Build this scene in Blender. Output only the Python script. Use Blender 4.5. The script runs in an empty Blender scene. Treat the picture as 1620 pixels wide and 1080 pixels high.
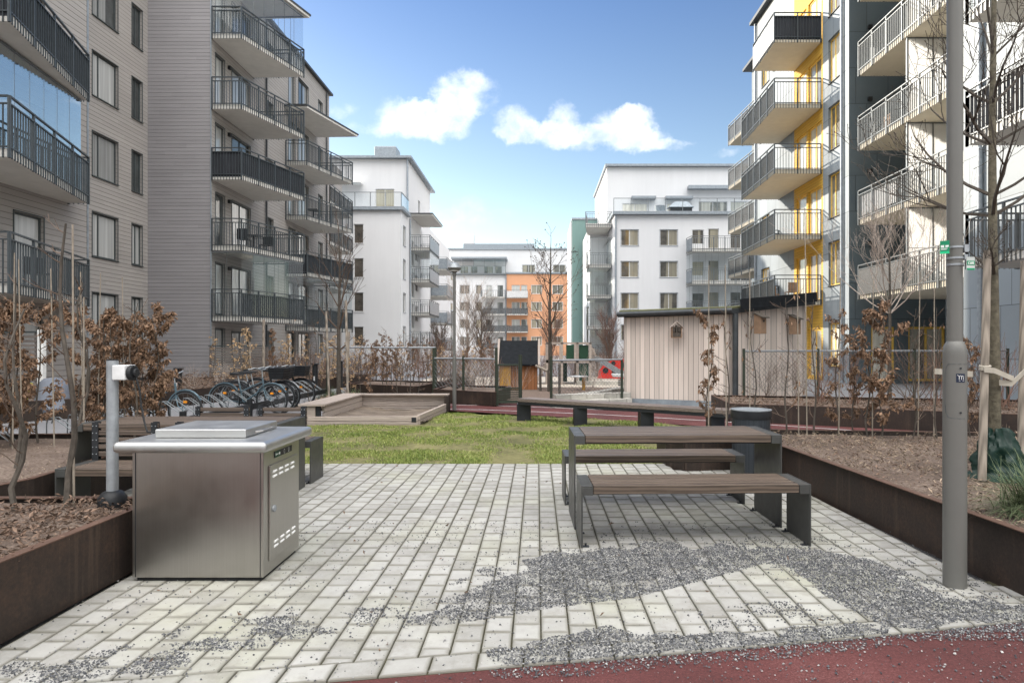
SUN_E=5.0; SKY_STR=.11; SKY_AIR=1.15; SKY_DUST=.35; SKY_OZ=3.0; SKY_SAT=.95; CLOUD=11.5; CLOUD_FILL=34; EXPO=.58
import bpy, math, random
import numpy as np
from mathutils import Vector, Matrix, noise as mnoise
R = math.radians
scene = bpy.context.scene
COL = scene.collection
rng = random.Random(7)

# ------------------------------------------------------------------ helpers
EYE = 1.45; FOC = 990.0; PX = 850.0; PY = 548.0
def at(x, y, Y):
    """surveyed point: picture bearing (x,y) at a known distance Y"""
    return Vector(((x-PX)/FOC*Y, Y, EYE-(y-PY)/FOC*Y))
def gr(x, y, z=0.0):
    Y = (EYE-z)*FOC/(y-PY)
    return Vector(((x-PX)/FOC*Y, Y, z))

class MB:
    def __init__(s): s.v=[]; s.f=[]
    def quad(s,a,b,c,d):
        n=len(s.v); s.v+= [tuple(a),tuple(b),tuple(c),tuple(d)]; s.f.append((n,n+1,n+2,n+3)); return s
    def poly(s,pts):
        n=len(s.v); s.v+=[tuple(p) for p in pts]; s.f.append(tuple(range(n,n+len(pts)))); return s
    def hexa(s,p):
        n=len(s.v); s.v+=[tuple(q) for q in p]
        for f in ((0,3,2,1),(4,5,6,7),(0,1,5,4),(1,2,6,5),(2,3,7,6),(3,0,4,7)):
            s.f.append(tuple(n+i for i in f))
        return s
    def box(s,x0,y0,z0,x1,y1,z1):
        if x0>x1: x0,x1=x1,x0
        if y0>y1: y0,y1=y1,y0
        if z0>z1: z0,z1=z1,z0
        return s.hexa([(x0,y0,z0),(x1,y0,z0),(x1,y1,z0),(x0,y1,z0),(x0,y0,z1),(x1,y0,z1),(x1,y1,z1),(x0,y1,z1)])
    def bar(s,p,q,w,h,up=(0,0,1)):
        p=Vector(p); q=Vector(q); d=(q-p)
        if d.length<1e-6: return s
        d.normalize(); u=Vector(up)
        if abs(d.dot(u))>.98: u=Vector((1,0,0))
        a=d.cross(u).normalized()*w/2; b=a.cross(d).normalized()*h/2
        return s.hexa([p-a-b,p+a-b,q+a-b,q-a-b,p-a+b,p+a+b,q+a+b,q-a+b])
    def tube(s,pts,rad,n=8,cap=True):
        pts=[Vector(p) for p in pts]
        if not hasattr(rad,'__len__'): rad=[rad]*len(pts)
        base=len(s.v); prev=None
        for i,p in enumerate(pts):
            if i==0: d=pts[1]-p
            elif i==len(pts)-1: d=p-pts[i-1]
            else: d=pts[i+1]-pts[i-1]
            if d.length<1e-9: d=Vector((0,0,1))
            d.normalize()
            if prev is None:
                a=d.orthogonal().normalized() if abs(d.z)<.999 else Vector((1,0,0))
            else:
                a=prev-d*prev.dot(d)
                a=a.normalized() if a.length>1e-6 else d.orthogonal().normalized()
            prev=a; b=d.cross(a)
            for k in range(n):
                t=2*math.pi*k/n
                s.v.append(tuple(p+(a*math.cos(t)+b*math.sin(t))*rad[i]))
        for i in range(len(pts)-1):
            for k in range(n):
                k2=(k+1)%n
                s.f.append((base+i*n+k,base+i*n+k2,base+(i+1)*n+k2,base+(i+1)*n+k))
        if cap:
            s.f.append(tuple(base+k for k in reversed(range(n))))
            s.f.append(tuple(base+(len(pts)-1)*n+k for k in range(n)))
        return s
    def lathe(s,cx,cy,prof,n=24):
        base=len(s.v)
        for r,z in prof:
            for k in range(n):
                t=2*math.pi*k/n; s.v.append((cx+r*math.cos(t),cy+r*math.sin(t),z))
        for i in range(len(prof)-1):
            for k in range(n):
                k2=(k+1)%n
                s.f.append((base+i*n+k,base+i*n+k2,base+(i+1)*n+k2,base+(i+1)*n+k))
        s.f.append(tuple(base+k for k in reversed(range(n))))
        s.f.append(tuple(base+(len(prof)-1)*n+k for k in range(n)))
        return s
    def prism(s,poly,z0,z1):
        """poly: list of (x,y); z0,z1 numbers or lists"""
        n=len(poly); a=sum(poly[i][0]*poly[(i+1)%n][1]-poly[(i+1)%n][0]*poly[i][1] for i in range(n))
        Z0=z0 if hasattr(z0,'__len__') else [z0]*n; Z1=z1 if hasattr(z1,'__len__') else [z1]*n
        if a<0: poly=poly[::-1]; Z0=Z0[::-1]; Z1=Z1[::-1]
        b=len(s.v)
        s.v+=[(p[0],p[1],Z0[i]) for i,p in enumerate(poly)]+[(p[0],p[1],Z1[i]) for i,p in enumerate(poly)]
        s.f.append(tuple(b+i for i in reversed(range(n)))); s.f.append(tuple(b+n+i for i in range(n)))
        for i in range(n):
            j=(i+1)%n; s.f.append((b+i,b+j,b+n+j,b+n+i))
        return s
    def build(s,name,m,parent=None,smooth=False,bevel=0,seg=2,props=None,loc=None):
        me=bpy.data.meshes.new(name)
        off=Vector((0,0,0)); q=parent
        while q is not None:
            off+=q.location; q=q.parent
        if parent is None and loc is None and s.v:
            # origin at the base centre of the thing itself
            xs=[p[0] for p in s.v]; ys=[p[1] for p in s.v]; zs=[p[2] for p in s.v]
            loc=((min(xs)+max(xs))/2,(min(ys)+max(ys))/2,min(zs))
        o=bpy.data.objects.new(name,me); COL.objects.link(o)
        if parent is not None: o.parent=parent
        else: o.location=loc; off=Vector(loc)
        me.from_pydata([(p[0]-off[0],p[1]-off[1],p[2]-off[2]) for p in s.v],[],s.f)
        if m is not None: me.materials.append(m)
        me.update()
        if smooth:
            for p in me.polygons: p.use_smooth=True
            if bevel==0: me.set_sharp_from_angle(angle=R(42))
        if bevel:
            b=o.modifiers.new('bevel','BEVEL'); b.width=bevel; b.segments=seg; b.limit_method='ANGLE'; b.angle_limit=R(40)
        return o

def smooth_by_angle(o,ang=35):
    me=o.data
    for p in me.polygons: p.use_smooth=True
    try: me.set_sharp_from_angle(angle=R(ang))
    except Exception: pass
    return o
def tag(o,label,cat=None,group=None,kind=None):
    if label: o['label']=label
    if cat: o['category']=cat
    if group: o['group']=group
    if kind: o['kind']=kind
    return o
def thing(name,loc,label,cat,group=None):
    o=bpy.data.objects.new(name,None); COL.objects.link(o); o.location=loc
    o.empty_display_size=.2
    return tag(o,label,cat,group)
def struct(name,mb,m,**k):
    o=mb.build(name,m,**k); o['kind']='structure'; return o
def copy_tree(o,parent=None):
    c=o.copy(); COL.objects.link(c)
    if parent is not None: c.parent=parent
    for ch in list(o.children): copy_tree(ch,c)
    return c
def place(src,loc,rz=0,sc=1,label=None,group=None):
    c=copy_tree(src); c.location=loc; c.rotation_euler=(0,0,rz)
    c.scale=(sc,sc,sc) if not hasattr(sc,'__len__') else sc
    if label: c['label']=label
    if group: c['group']=group
    return c

# ------------------------------------------------------------------ materials
def newmat(name):
    m=bpy.data.materials.new(name); m.use_nodes=True
    nt=m.node_tree; nt.nodes.clear()
    out=nt.nodes.new('ShaderNodeOutputMaterial'); b=nt.nodes.new('ShaderNodeBsdfPrincipled')
    nt.links.new(b.outputs[0],out.inputs[0])
    return m,nt,b,out
class N:
    def __init__(s,nt): s.nt=nt
    def n(s,t,**k):
        x=s.nt.nodes.new(t)
        for a,b in k.items(): setattr(x,a,b)
        return x
    def l(s,a,b): s.nt.links.new(a,b)
    def coord(s,scale=(1,1,1),rot=(0,0,0),kind='Object'):
        if kind=='World': c=s.n('ShaderNodeNewGeometry').outputs['Position']
        else: c=s.n('ShaderNodeTexCoord').outputs[kind]
        mp=s.n('ShaderNodeMapping'); mp.inputs['Scale'].default_value=scale; mp.inputs['Rotation'].default_value=rot
        s.l(c,mp.inputs[0]); return mp.outputs[0]
    def noise(s,co,scale,detail=4,rough=.55):
        x=s.n('ShaderNodeTexNoise'); x.inputs['Scale'].default_value=scale; x.inputs['Detail'].default_value=detail; x.inputs['Roughness'].default_value=rough
        if co is not None: s.l(co,x.inputs['Vector'])
        return x.outputs['Fac']
    def ramp(s,fac,stops,interp='LINEAR'):
        x=s.n('ShaderNodeValToRGB'); x.color_ramp.interpolation=interp
        e=x.color_ramp.elements
        while len(e)<len(stops): e.new(.5)
        for i,(p,c) in enumerate(stops):
            e[i].position=p; e[i].color=(*c,1) if len(c)==3 else c
        s.l(fac,x.inputs[0]); return x.outputs[0]
    def math(s,op,a,b=None,c=None,clamp=False):
        x=s.n('ShaderNodeMath',operation=op); x.use_clamp=clamp
        for i,q in enumerate((a,b,c)):
            if q is None: continue
            if isinstance(q,(int,float)): x.inputs[i].default_value=q
            else: s.l(q,x.inputs[i])
        return x.outputs[0]
    def mix(s,f,a,b,mode='MIX'):
        x=s.n('ShaderNodeMix',data_type='RGBA',blend_type=mode)
        for i,q in ((0,f),(6,a),(7,b)):
            if isinstance(q,(int,float)): x.inputs[i].default_value=q
            elif isinstance(q,tuple): x.inputs[i].default_value=(*q,1)
            else: s.l(q,x.inputs[i])
        return x.outputs[2]
    def bump(s,h,strength,dist,bsdf):
        x=s.n('ShaderNodeBump'); x.inputs['Strength'].default_value=strength; x.inputs['Distance'].default_value=dist
        s.l(h,x.inputs['Height']); s.l(x.outputs[0],bsdf.inputs['Normal']); return x
    def sep(s,v):
        x=s.n('ShaderNodeSeparateXYZ'); s.l(v,x.inputs[0]); return x.outputs
def dk(c,f): return tuple(min(1,x*f) for x in c)
MATS={}
def pm(name,base,rough=.6,metal=0,scale=6,var=.25,bump=0,bscale=60,stretch=(1,1,1),spec=.3,island=0):
    """general procedural material: two-scale noise colour variation, roughness variation, optional bump"""
    if name in MATS: return MATS[name]
    m,nt,b,out=newmat(name); n=N(nt); co=n.coord(stretch)
    f=n.noise(co,scale,6,.6)
    c=n.ramp(f,[(.25,dk(base,1-var)),(.75,dk(base,1+var))])
    if island:
        g=n.n('ShaderNodeNewGeometry').outputs['Random Per Island']
        k=n.math('MULTIPLY_ADD',g,island*2,1-island)
        mm=n.n('ShaderNodeVectorMath',operation='SCALE'); n.l(c,mm.inputs[0]); n.l(k,mm.inputs['Scale']); c=mm.outputs[0]
    n.l(c,b.inputs['Base Color'])
    b.inputs['Metallic'].default_value=metal; b.inputs['Specular IOR Level'].default_value=spec
    f2=n.noise(co,scale*3.1,3)
    n.l(n.math('MULTIPLY_ADD',f2,.3,rough-.15,clamp=True),b.inputs['Roughness'])
    if bump:
        n.bump(n.noise(co,bscale,4),bump,.01,b)
    MATS[name]=m; return m
def siding(name,base,pitch=.155,var=.12):
    m,nt,b,out=newmat(name); n=N(nt)
    pos=n.coord(kind='World'); x,y,z=n.sep(pos)
    zz=n.math('DIVIDE',z,pitch); fr=n.math('FRACT',zz); row=n.math('FLOOR',zz)
    h=n.math('ADD',x,y)
    seg=n.math('FLOOR',n.math('ADD',n.math('DIVIDE',h,3.4),n.math('MULTIPLY',row,.37)))
    cmb=n.n('ShaderNodeCombineXYZ'); n.l(row,cmb.inputs[0]); n.l(seg,cmb.inputs[1])
    wn=n.n('ShaderNodeTexWhiteNoise'); wn.noise_dimensions='3D'; n.l(cmb.outputs[0],wn.inputs[0])
    st=n.coord((.5,.5,14),kind='World')
    f=n.noise(st,2.2,6,.65); g=n.noise(pos,.35,3)
    k=n.math('ADD',n.math('MULTIPLY',wn.outputs[0],var),n.math('ADD',n.math('MULTIPLY',f,.34),n.math('MULTIPLY',g,.35)))
    c=n.ramp(k,[(.15,dk(base,.72)),(.85,dk(base,1.25))])
    line=n.math('LESS_THAN',fr,.07)
    c=n.mix(n.math('MULTIPLY',line,.75),c,dk(base,.25))
    n.l(c,b.inputs['Base Color']); b.inputs['Roughness'].default_value=.75
    hgt=n.ramp(fr,[(0,(0,0,0)),(.1,(1,1,1)),(1,(.8,.8,.8))])
    n.bump(hgt,.6,.02,b)
    MATS[name]=m; return m
def cladding(name,base,hy=.14,var=.12,axis='v'):
    """vertical boards"""
    m,nt,b,out=newmat(name); n=N(nt)
    pos=n.coord(); x,y,z=n.sep(pos)
    h=n.math('ADD',x,n.math('MULTIPLY',y,-.45))
    zz=n.math('DIVIDE',h,hy); fr=n.math('FRACT',zz); row=n.math('FLOOR',zz)
    wn=n.n('ShaderNodeTexWhiteNoise'); wn.noise_dimensions='1D'; n.l(row,wn.inputs['W'])
    st=n.coord((12,12,.6)); f=n.noise(st,1.6,6,.65)
    kn=n.n('ShaderNodeTexVoronoi'); kn.inputs['Scale'].default_value=3.2; n.l(n.coord((1,1,.7)),kn.inputs['Vector'])
    k=n.math('ADD',n.math('MULTIPLY',wn.outputs[0],.45),n.math('MULTIPLY',f,.55))
    c=n.ramp(k,[(.2,dk(base,.78)),(.8,dk(base,1.2))])
    c=n.mix(n.math('LESS_THAN',kn.outputs['Distance'],.045),c,dk(base,.4))
    c=n.mix(n.math('MULTIPLY',n.math('LESS_THAN',fr,.09),.8),c,dk(base,.22))
    n.l(c,b.inputs['Base Color']); b.inputs['Roughness'].default_value=.8
    n.bump(n.ramp(fr,[(0,(0,0,0)),(.12,(1,1,1)),(1,(1,1,1))]),.6,.01,b)
    MATS[name]=m; return m
def wood(name,base,ax='X',rough=.6,ring=True):
    m,nt,b,out=newmat(name); n=N(nt)
    sc={'X':(.9,9,9),'Y':(9,.9,9),'Z':(9,9,.9)}[ax]
    co=n.coord(sc)
    ge=n.n('ShaderNodeNewGeometry').outputs['Random Per Island']
    va=n.n('ShaderNodeVectorMath',operation='ADD'); n.l(co,va.inputs[0])
    cm=n.n('ShaderNodeCombineXYZ')
    for i in range(3): n.l(n.math('MULTIPLY',ge,37.0+i*11),cm.inputs[i])
    n.l(cm.outputs[0],va.inputs[1]); co=va.outputs[0]
    w=n.n('ShaderNodeTexWave',wave_type='RINGS'); w.inputs['Scale'].default_value=1.4; w.inputs['Distortion'].default_value=7; w.inputs['Detail'].default_value=3; w.inputs['Detail Scale'].default_value=.8
    n.l(co,w.inputs[0]); f=n.noise(co,4,6,.7)
    k=n.math('ADD',n.math('MULTIPLY',w.outputs['Fac'],.4),n.math('MULTIPLY',f,.6))
    k=n.math('ADD',k,n.math('MULTIPLY_ADD',ge,.25,-.12))
    c=n.ramp(k,[(.2,dk(base,.5)),(.5,base),(.85,dk(base,1.5))])
    n.l(c,b.inputs['Base Color']); b.inputs['Roughness'].default_value=rough; b.inputs['Specular IOR Level'].default_value=.35
    n.bump(k,.25,.004,b)
    MATS[name]=m; return m
def panelmat(name,base,w=1.2,h=1.45,line=.02,rough=.5):
    """fibre-cement facade panels with dark joints, staggered"""
    m,nt,b,out=newmat(name); n=N(nt)
    pos=n.coord(kind='World'); x,y,z=n.sep(pos)
    s=n.math('ADD',x,y)
    zz=n.math('DIVIDE',n.math('ADD',z,.35),h); row=n.math('FLOOR',zz); fz=n.math('FRACT',zz)
    ss=n.math('ADD',n.math('DIVIDE',s,w),n.math('MULTIPLY',row,.33)); col=n.math('FLOOR',ss); fs=n.math('FRACT',ss)
    # zig-zag joint: vertical joints shift a little at mid height
    l1=n.math('LESS_THAN',fz,line/h); l2=n.math('LESS_THAN',fs,line/w)
    ln=n.math('MAXIMUM',l1,l2)
    cmb=n.n('ShaderNodeCombineXYZ'); n.l(row,cmb.inputs[0]); n.l(col,cmb.inputs[1])
    wn=n.n('ShaderNodeTexWhiteNoise'); n.l(cmb.outputs[0],wn.inputs[0])
    f=n.noise(pos,.8,4); k=n.math('ADD',n.math('MULTIPLY',wn.outputs[0],.4),n.math('MULTIPLY',f,.6))
    c=n.ramp(k,[(.2,dk(base,.88)),(.8,dk(base,1.12))])
    c=n.mix(n.math('MULTIPLY',ln,.85),c,dk(base,.2))
    n.l(c,b.inputs['Base Color']); b.inputs['Roughness'].default_value=rough
    n.bump(n.math('SUBTRACT',1.0,ln),.5,.02,b)
    MATS[name]=m; return m
def plaster(name,base):
    m,nt,b,out=newmat(name); n=N(nt); pos=n.coord(kind='World')
    f=n.noise(pos,.25,5,.6); g=n.noise(n.coord((3,3,.25),kind='World'),1.0,4,.6)
    k=n.math('ADD',n.math('MULTIPLY',f,.6),n.math('MULTIPLY',g,.4))
    n.l(n.ramp(k,[(.3,dk(base,.93)),(.7,dk(base,1.03))]),b.inputs['Base Color']); b.inputs['Roughness'].default_value=.9
    n.bump(n.noise(pos,30,3),.15,.01,b)
    MATS[name]=m; return m
def paneMat(name,dark,light,blind=.35,refl=.9):
    """window pane: glossy glass over a dim room with curtains or painted reflections; per-window variation"""
    m,nt,b,out=newmat(name); n=N(nt)
    oi=n.n('ShaderNodeObjectInfo').outputs['Random']; pos=n.coord(kind='World'); x,y,z=n.sep(pos)
    h=n.math('ADD',x,y)
    fold=n.noise(n.coord((9,9,.15),kind='World'),1.0,3)
    has=n.math('LESS_THAN',oi,blind)
    big=n.noise(n.coord((1.1,1.1,.03),kind='World'),1.0,1)
    side=n.math('GREATER_THAN',big,.5)
    cur=n.ramp(fold,[(.3,dk(light,.6)),(.7,light)])
    room=n.ramp(n.noise(pos,1.6,5,.7),[(.3,dk(dark,.4)),(.7,dk(dark,2.2))])
    f=n.math('MAXIMUM',has,n.math('MULTIPLY',side,.55))
    n.l(n.mix(f,room,cur),b.inputs['Base Color'])
    b.inputs['Roughness'].default_value=.35
    b.inputs['Specular IOR Level'].default_value=.3
    b.inputs['Coat Weight'].default_value=refl; b.inputs['Coat Roughness'].default_value=.01; b.inputs['Coat IOR'].default_value=1.9
    MATS[name]=m; return m
def glassMat(name,tint=(.9,.95,.97),refl=.35,ior=1.5):
    m,nt,b,out=newmat(name); n=N(nt); nt.nodes.remove(b)
    t=n.n('ShaderNodeBsdfTransparent'); t.inputs[0].default_value=(*tint,1)
    g=n.n('ShaderNodeBsdfGlossy'); g.inputs['Roughness'].default_value=.01; g.inputs[0].default_value=(.95,.98,1,1)
    ge=n.n('ShaderNodeNewGeometry'); dt=n.n('ShaderNodeVectorMath',operation='DOT_PRODUCT'); n.l(ge.outputs['Incoming'],dt.inputs[0]); n.l(ge.outputs['Normal'],dt.inputs[1])
    sc=n.math('POWER',n.math('SUBTRACT',1.0,n.math('ABSOLUTE',dt.outputs['Value']),clamp=True),3.5 if refl>.5 else 5.0)
    base=min(.45,((ior-1)/(ior+1))**2+refl*.28)
    k=n.math('MULTIPLY_ADD',sc,1-base,base,clamp=True)
    mx=n.n('ShaderNodeMixShader'); n.l(k,mx.inputs[0]); n.l(t.outputs[0],mx.inputs[1]); n.l(g.outputs[0],mx.inputs[2]); n.l(mx.outputs[0],out.inputs[0])
    MATS[name]=m; return m
def meshMat(name,base,open_=.35,scale=140):
    """perforated sheet: partly see-through"""
    m,nt,b,out=newmat(name); n=N(nt)
    b.inputs['Base Color'].default_value=(*base,1); b.inputs['Roughness'].default_value=.5; b.inputs['Metallic'].default_value=.3
    t=n.n('ShaderNodeBsdfTransparent'); mx=n.n('ShaderNodeMixShader')
    f=n.noise(n.coord(kind='World'),2.0,3); k=n.math('MULTIPLY_ADD',f,.2,open_-.1)
    n.l(k,mx.inputs[0]); n.l(b.outputs[0],mx.inputs[1]); n.l(t.outputs[0],mx.inputs[2]); n.l(mx.outputs[0],out.inputs[0])
    MATS[name]=m; return m

M={}
M['siding']=siding('grey_siding',(.375,.35,.33))
M['siding_shaded']=siding('shaded_grey_siding',(.30,.287,.295),.15)  # same boards, darkened and cooled to paint in the end wall's shade
M['plaster']=plaster('white_render',(.66,.66,.67))
M['orange']=plaster('orange_render',(.64,.33,.19))
M['green']=plaster('green_render',(.17,.27,.255))
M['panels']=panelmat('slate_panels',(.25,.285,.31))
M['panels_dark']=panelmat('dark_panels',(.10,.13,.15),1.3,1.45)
M['panels_shade']=panelmat('shaded_slate_panels',(.085,.11,.125),1.3,1.45)  # same panels in a darker colour that paints in the recess shade
M['yellow']=siding('yellow_boards',(.76,.46,.07),.13)
M['yframe']=pm('yellow_frame',(.78,.50,.10),.5)
M['concrete']=pm('balcony_concrete',(.62,.60,.56),.85,0,3,.08,.2,40)
M['concrete_warm']=pm('warm_concrete',(.60,.545,.44),.8,0,3,.06,.2,40)
M['rail']=pm('dark_railing',(.085,.098,.107),.4,.4,8,.15)
M['rail_grey']=pm('grey_railing',(.17,.185,.195),.4,.5,8,.12)
M['rail_silver']=pm('silver_railing',(.17,.18,.185),.35,.6,8,.1)
M['fabric']=pm('dark_screen_fabric',(.035,.038,.045),.85,0,5,.35,.3,90,(1,1,.2))
M['lfabric']=pm('light_screen_fabric',(.55,.55,.55),.85,0,5,.2)
M['frame']=pm('window_frame',(.06,.07,.072),.45)
M['wframe']=pm('pale_window_frame',(.62,.62,.62),.5)
M['trim']=pm('dark_metal_trim',(.06,.065,.07),.45,.3)
M['gtrim']=pm('grey_metal_trim',(.28,.31,.34),.45,.3)
M['pane']=paneMat('pane_grey_house',(.03,.035,.035),(.55,.56,.55),.45)
M['panew']=paneMat('pane_white_house',(.06,.052,.042),(.50,.45,.33),.08)  # warm light tone paints yellow reflections into these panes
M['paney']=paneMat('pane_curtained',(.10,.09,.07),(.75,.72,.62),.55)
M['glass']=glassMat('balcony_glass',(.95,.965,.97),.1,1.25)
M['glass_refl']=glassMat('sky_mirroring_glass',(.75,.8,.82),1.1,1.7)
M['perf']=meshMat('perforated_sheet',(.10,.10,.10),.42)
M['perfd']=meshMat('dark_perforated_sheet',(.13,.135,.14),.3)
M['corten']=pm('weathering_steel',(.042,.029,.021),.66,.15,5,.6,.2,50,(1,1,.22))
def cortenmat():
    m,nt,b,out=newmat('weathering_steel'); n=N(nt); pos=n.coord(kind='World')
    f=n.noise(pos,2.2,6,.7); st=n.noise(n.coord((9,9,.35),kind='World'),1,5,.7); sp=n.noise(pos,45,3,.7)
    c=n.ramp(n.math('ADD',n.math('MULTIPLY',f,.6),n.math('MULTIPLY',sp,.4)),[(.3,(.015,.011,.010)),(.5,(.031,.022,.018)),(.7,(.062,.038,.027))])
    c=n.mix(n.math('MULTIPLY',n.ramp(st,[(.55,(0,0,0)),(.72,(1,1,1))]),.55),c,(.095,.064,.046))
    n.l(c,b.inputs['Base Color']); b.inputs['Specular IOR Level'].default_value=.3; n.l(n.math('MULTIPLY_ADD',f,.4,.4),b.inputs['Roughness']); n.bump(sp,.25,.006,b); return m
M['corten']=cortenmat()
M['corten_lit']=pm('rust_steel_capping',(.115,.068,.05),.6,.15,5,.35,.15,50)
M['galv']=pm('galvanised_steel',(.34,.36,.38),.55,.55,14,.22)
M['lampgrey']=pm('grey_lamp_paint',(.145,.142,.132),.42,.1,3,.06,.05,120)
M['black']=pm('black_plastic',(.016,.017,.019),.5)
M['blackmetal']=pm('black_metal',(.03,.032,.036),.45,.3)
M['white']=pm('white_plastic',(.8,.8,.78),.5)
M['seatsteel']=pm('anthracite_coated_steel',(.075,.075,.072),.42,.35,4,.12,.05,160)
M['tabletop']=wood('weathered_hardwood',(.105,.078,.06),'X',.45)
M['darkslat']=wood('dark_brown_slats',(.10,.075,.06),'X')
M['larch']=cladding('larch_boards',(.66,.565,.50),.135)
M['ply']=pm('weathered_plywood',(.27,.175,.115),.8,0,5,.25)
M['sandwood']=wood('pale_timber',(.37,.31,.27),'X',.8)
M['stake']=wood('weathered_stake',(.27,.23,.19),'Z',.85)
M['cane']=pm('bamboo_cane',(.27,.23,.185),.75,0,20,.25)
M['bark']=pm('grey_bark',(.085,.072,.06),.9,0,30,.45,.6,60,(1,1,.4))
M['bark_moss']=pm('mossy_bark',(.12,.105,.075),.9,0,18,.6,.8,60)
M['twig']=pm('brown_twig',(.12,.085,.065),.85,0,20,.3)
M['twig_red']=pm('reddish_twig',(.20,.115,.085),.85,0,20,.3)
M['twig_pale']=pm('pale_twig',(.42,.35,.30),.85,0,20,.3)
M['leaf']=pm('dry_beech_leaf',(.205,.125,.078),.65,0,4,.3,island=.5)
M['leaf_pale']=pm('pale_dry_leaf',(.46,.32,.19),.7,0,4,.3,island=.4)
M['litter']=pm('leaf_litter',(.165,.11,.08),.8,0,6,.35,island=.6)
M['straw']=pm('dry_stems',(.26,.20,.145),.85,0,6,.4,island=.65)
M['greenpaint']=pm('green_fence_paint',(.04,.05,.036),.5,.1)
M['darkgreen']=pm('dark_green_panel',(.02,.06,.035),.5)
M['rubber_red']=pm('red_paint',(.62,.035,.025),.45)
M['bagreen']=pm('green_tarpaulin',(.005,.024,.017),.42,0,4,.3,.6,14)
M['strap']=pm('beige_strap',(.42,.38,.32),.8)
M['roofblack']=pm('black_roofing',(.016,.018,.021),.9,0,8,.3,.3,50,(1,1,1),.15)
M['sedum']=pm('sedum_roof',(.14,.14,.07),.95,0,5,.5,.8,30)
M['granite']=pm('granite_block',(.42,.40,.36),.85,0,7,.25,.4,40,island=.35)
M['orangewood']=cladding('orange_stained_boards',(.30,.125,.05),.11)
M['ochrewood']=pm('ochre_boards',(.50,.27,.05),.7)
# ------------------------------------------------------------------ camera, light, sky
cam=bpy.data.cameras.new('camera'); co=bpy.data.objects.new('camera',cam); COL.objects.link(co)
co.location=(0,0,EYE); co.rotation_euler=(R(90),0,0)
cam.sensor_width=36; cam.lens=36*FOC/1620; cam.shift_x=-40/1620; cam.shift_y=8/1620
cam.clip_start=.05; cam.clip_end=3000
scene.camera=co
SUN_AZ=50; SUN_EL=21
sl=bpy.data.lights.new('sun','SUN'); so=bpy.data.objects.new('sun',sl); COL.objects.link(so)
sl.energy=SUN_E; sl.angle=R(.6); sl.color=(1,.91,.78)
so.location=(-40,40,60); so.rotation_euler=(R(90-SUN_EL),0,R(180+SUN_AZ))
w=bpy.data.worlds.new('World'); scene.world=w; w.use_nodes=True
nt=w.node_tree; nt.nodes.clear(); n=N(nt)
out=n.n('ShaderNodeOutputWorld'); bg=n.n('ShaderNodeBackground'); n.l(bg.outputs[0],out.inputs[0])
sky=n.n('ShaderNodeTexSky',sky_type='NISHITA'); sky.sun_disc=False; sky.sun_elevation=R(SUN_EL); sky.sun_rotation=R(-SUN_AZ)
sky.air_density=SKY_AIR; sky.dust_density=SKY_DUST; sky.ozone_density=SKY_OZ; sky.altitude=0
hsv=n.n('ShaderNodeHueSaturation'); hsv.inputs['Saturation'].default_value=SKY_SAT; n.l(sky.outputs[0],hsv.inputs['Color'])
TINT=True
d=n.n('ShaderNodeTexCoord').outputs['Generated']; dx,dy,dz=n.sep(d)
dyc=n.math('MAXIMUM',dy,.05)
u=n.math('DIVIDE',dx,dyc); v=n.math('DIVIDE',dz,dyc)
uv=n.n('ShaderNodeCombineXYZ'); n.l(u,uv.inputs[0]); n.l(v,uv.inputs[1])
wa=n.noise(uv.outputs[0],14,5,.6); wb=n.n('ShaderNodeVectorMath',operation='ADD'); n.l(uv.outputs[0],wb.inputs[0]); wb.inputs[1].default_value=(3.7,8.1,0); wc=n.noise(wb.outputs[0],14,5,.6)
u=n.math('ADD',u,n.math('MULTIPLY_ADD',wa,.085,-.0425)); v=n.math('ADD',v,n.math('MULTIPLY_ADD',wc,.06,-.03))
nz=n.noise(uv.outputs[0],9,8,.62); nz2=n.noise(uv.outputs[0],26,5,.6)
BL=[(738,152,44,34,1),(700,178,48,24,1),(655,178,62,20,.85),(628,205,40,16,.75),(690,205,50,16,.8),(604,205,30,10,.4),
    (815,200,34,28,1),(850,212,60,20,1),(893,190,28,26,1),(930,215,36,20,.85),(985,205,50,32,1.1),(1020,222,45,20,.8),(1000,180,30,14,.9),(1060,232,40,10,.45),
    (720,345,85,26,.55),(540,176,24,12,.6),(1155,246,26,8,.5),(1085,226,30,6,.35),(560,205,18,10,.4)]
acc=None
for (bx,by,rx,ry,am) in BL:
    cx=(bx-PX)/FOC; cy=(PY-by)/FOC
    a=n.math('MULTIPLY',n.math('SUBTRACT',u,cx),FOC/(rx*1.34)); b_=n.math('MULTIPLY',n.math('SUBTRACT',v,cy),FOC/(ry*1.34))
    e=n.math('SUBTRACT',1.0,n.math('ADD',n.math('MULTIPLY',a,a),n.math('MULTIPLY',b_,b_)),clamp=False)
    e=n.math('MULTIPLY',n.math('MAXIMUM',e,0.0),am)
    acc=e if acc is None else n.math('ADD',acc,e)
dens=n.math('ADD',n.math('MINIMUM',acc,1.0),n.math('MULTIPLY_ADD',nz,2.6,-1.55))
dens=n.math('ADD',dens,n.math('MULTIPLY_ADD',nz2,1.3,-.65))
dens=n.math('MULTIPLY',dens,n.math('GREATER_THAN',acc,.005))
m1=n.n('ShaderNodeMapRange',interpolation_type='SMOOTHSTEP'); n.l(dens,m1.inputs[0]); m1.inputs[1].default_value=-.25; m1.inputs[2].default_value=1.75; m1.inputs[4].default_value=.84
front=n.math('GREATER_THAN',dy,.3)
m0=n.n('ShaderNodeMapRange',interpolation_type='SMOOTHSTEP'); n.l(acc,m0.inputs[0]); m0.inputs[1].default_value=.0; m0.inputs[2].default_value=.45
near=n.math('MULTIPLY',n.math('MULTIPLY',m1.outputs[0],m0.outputs[0]),front)
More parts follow.
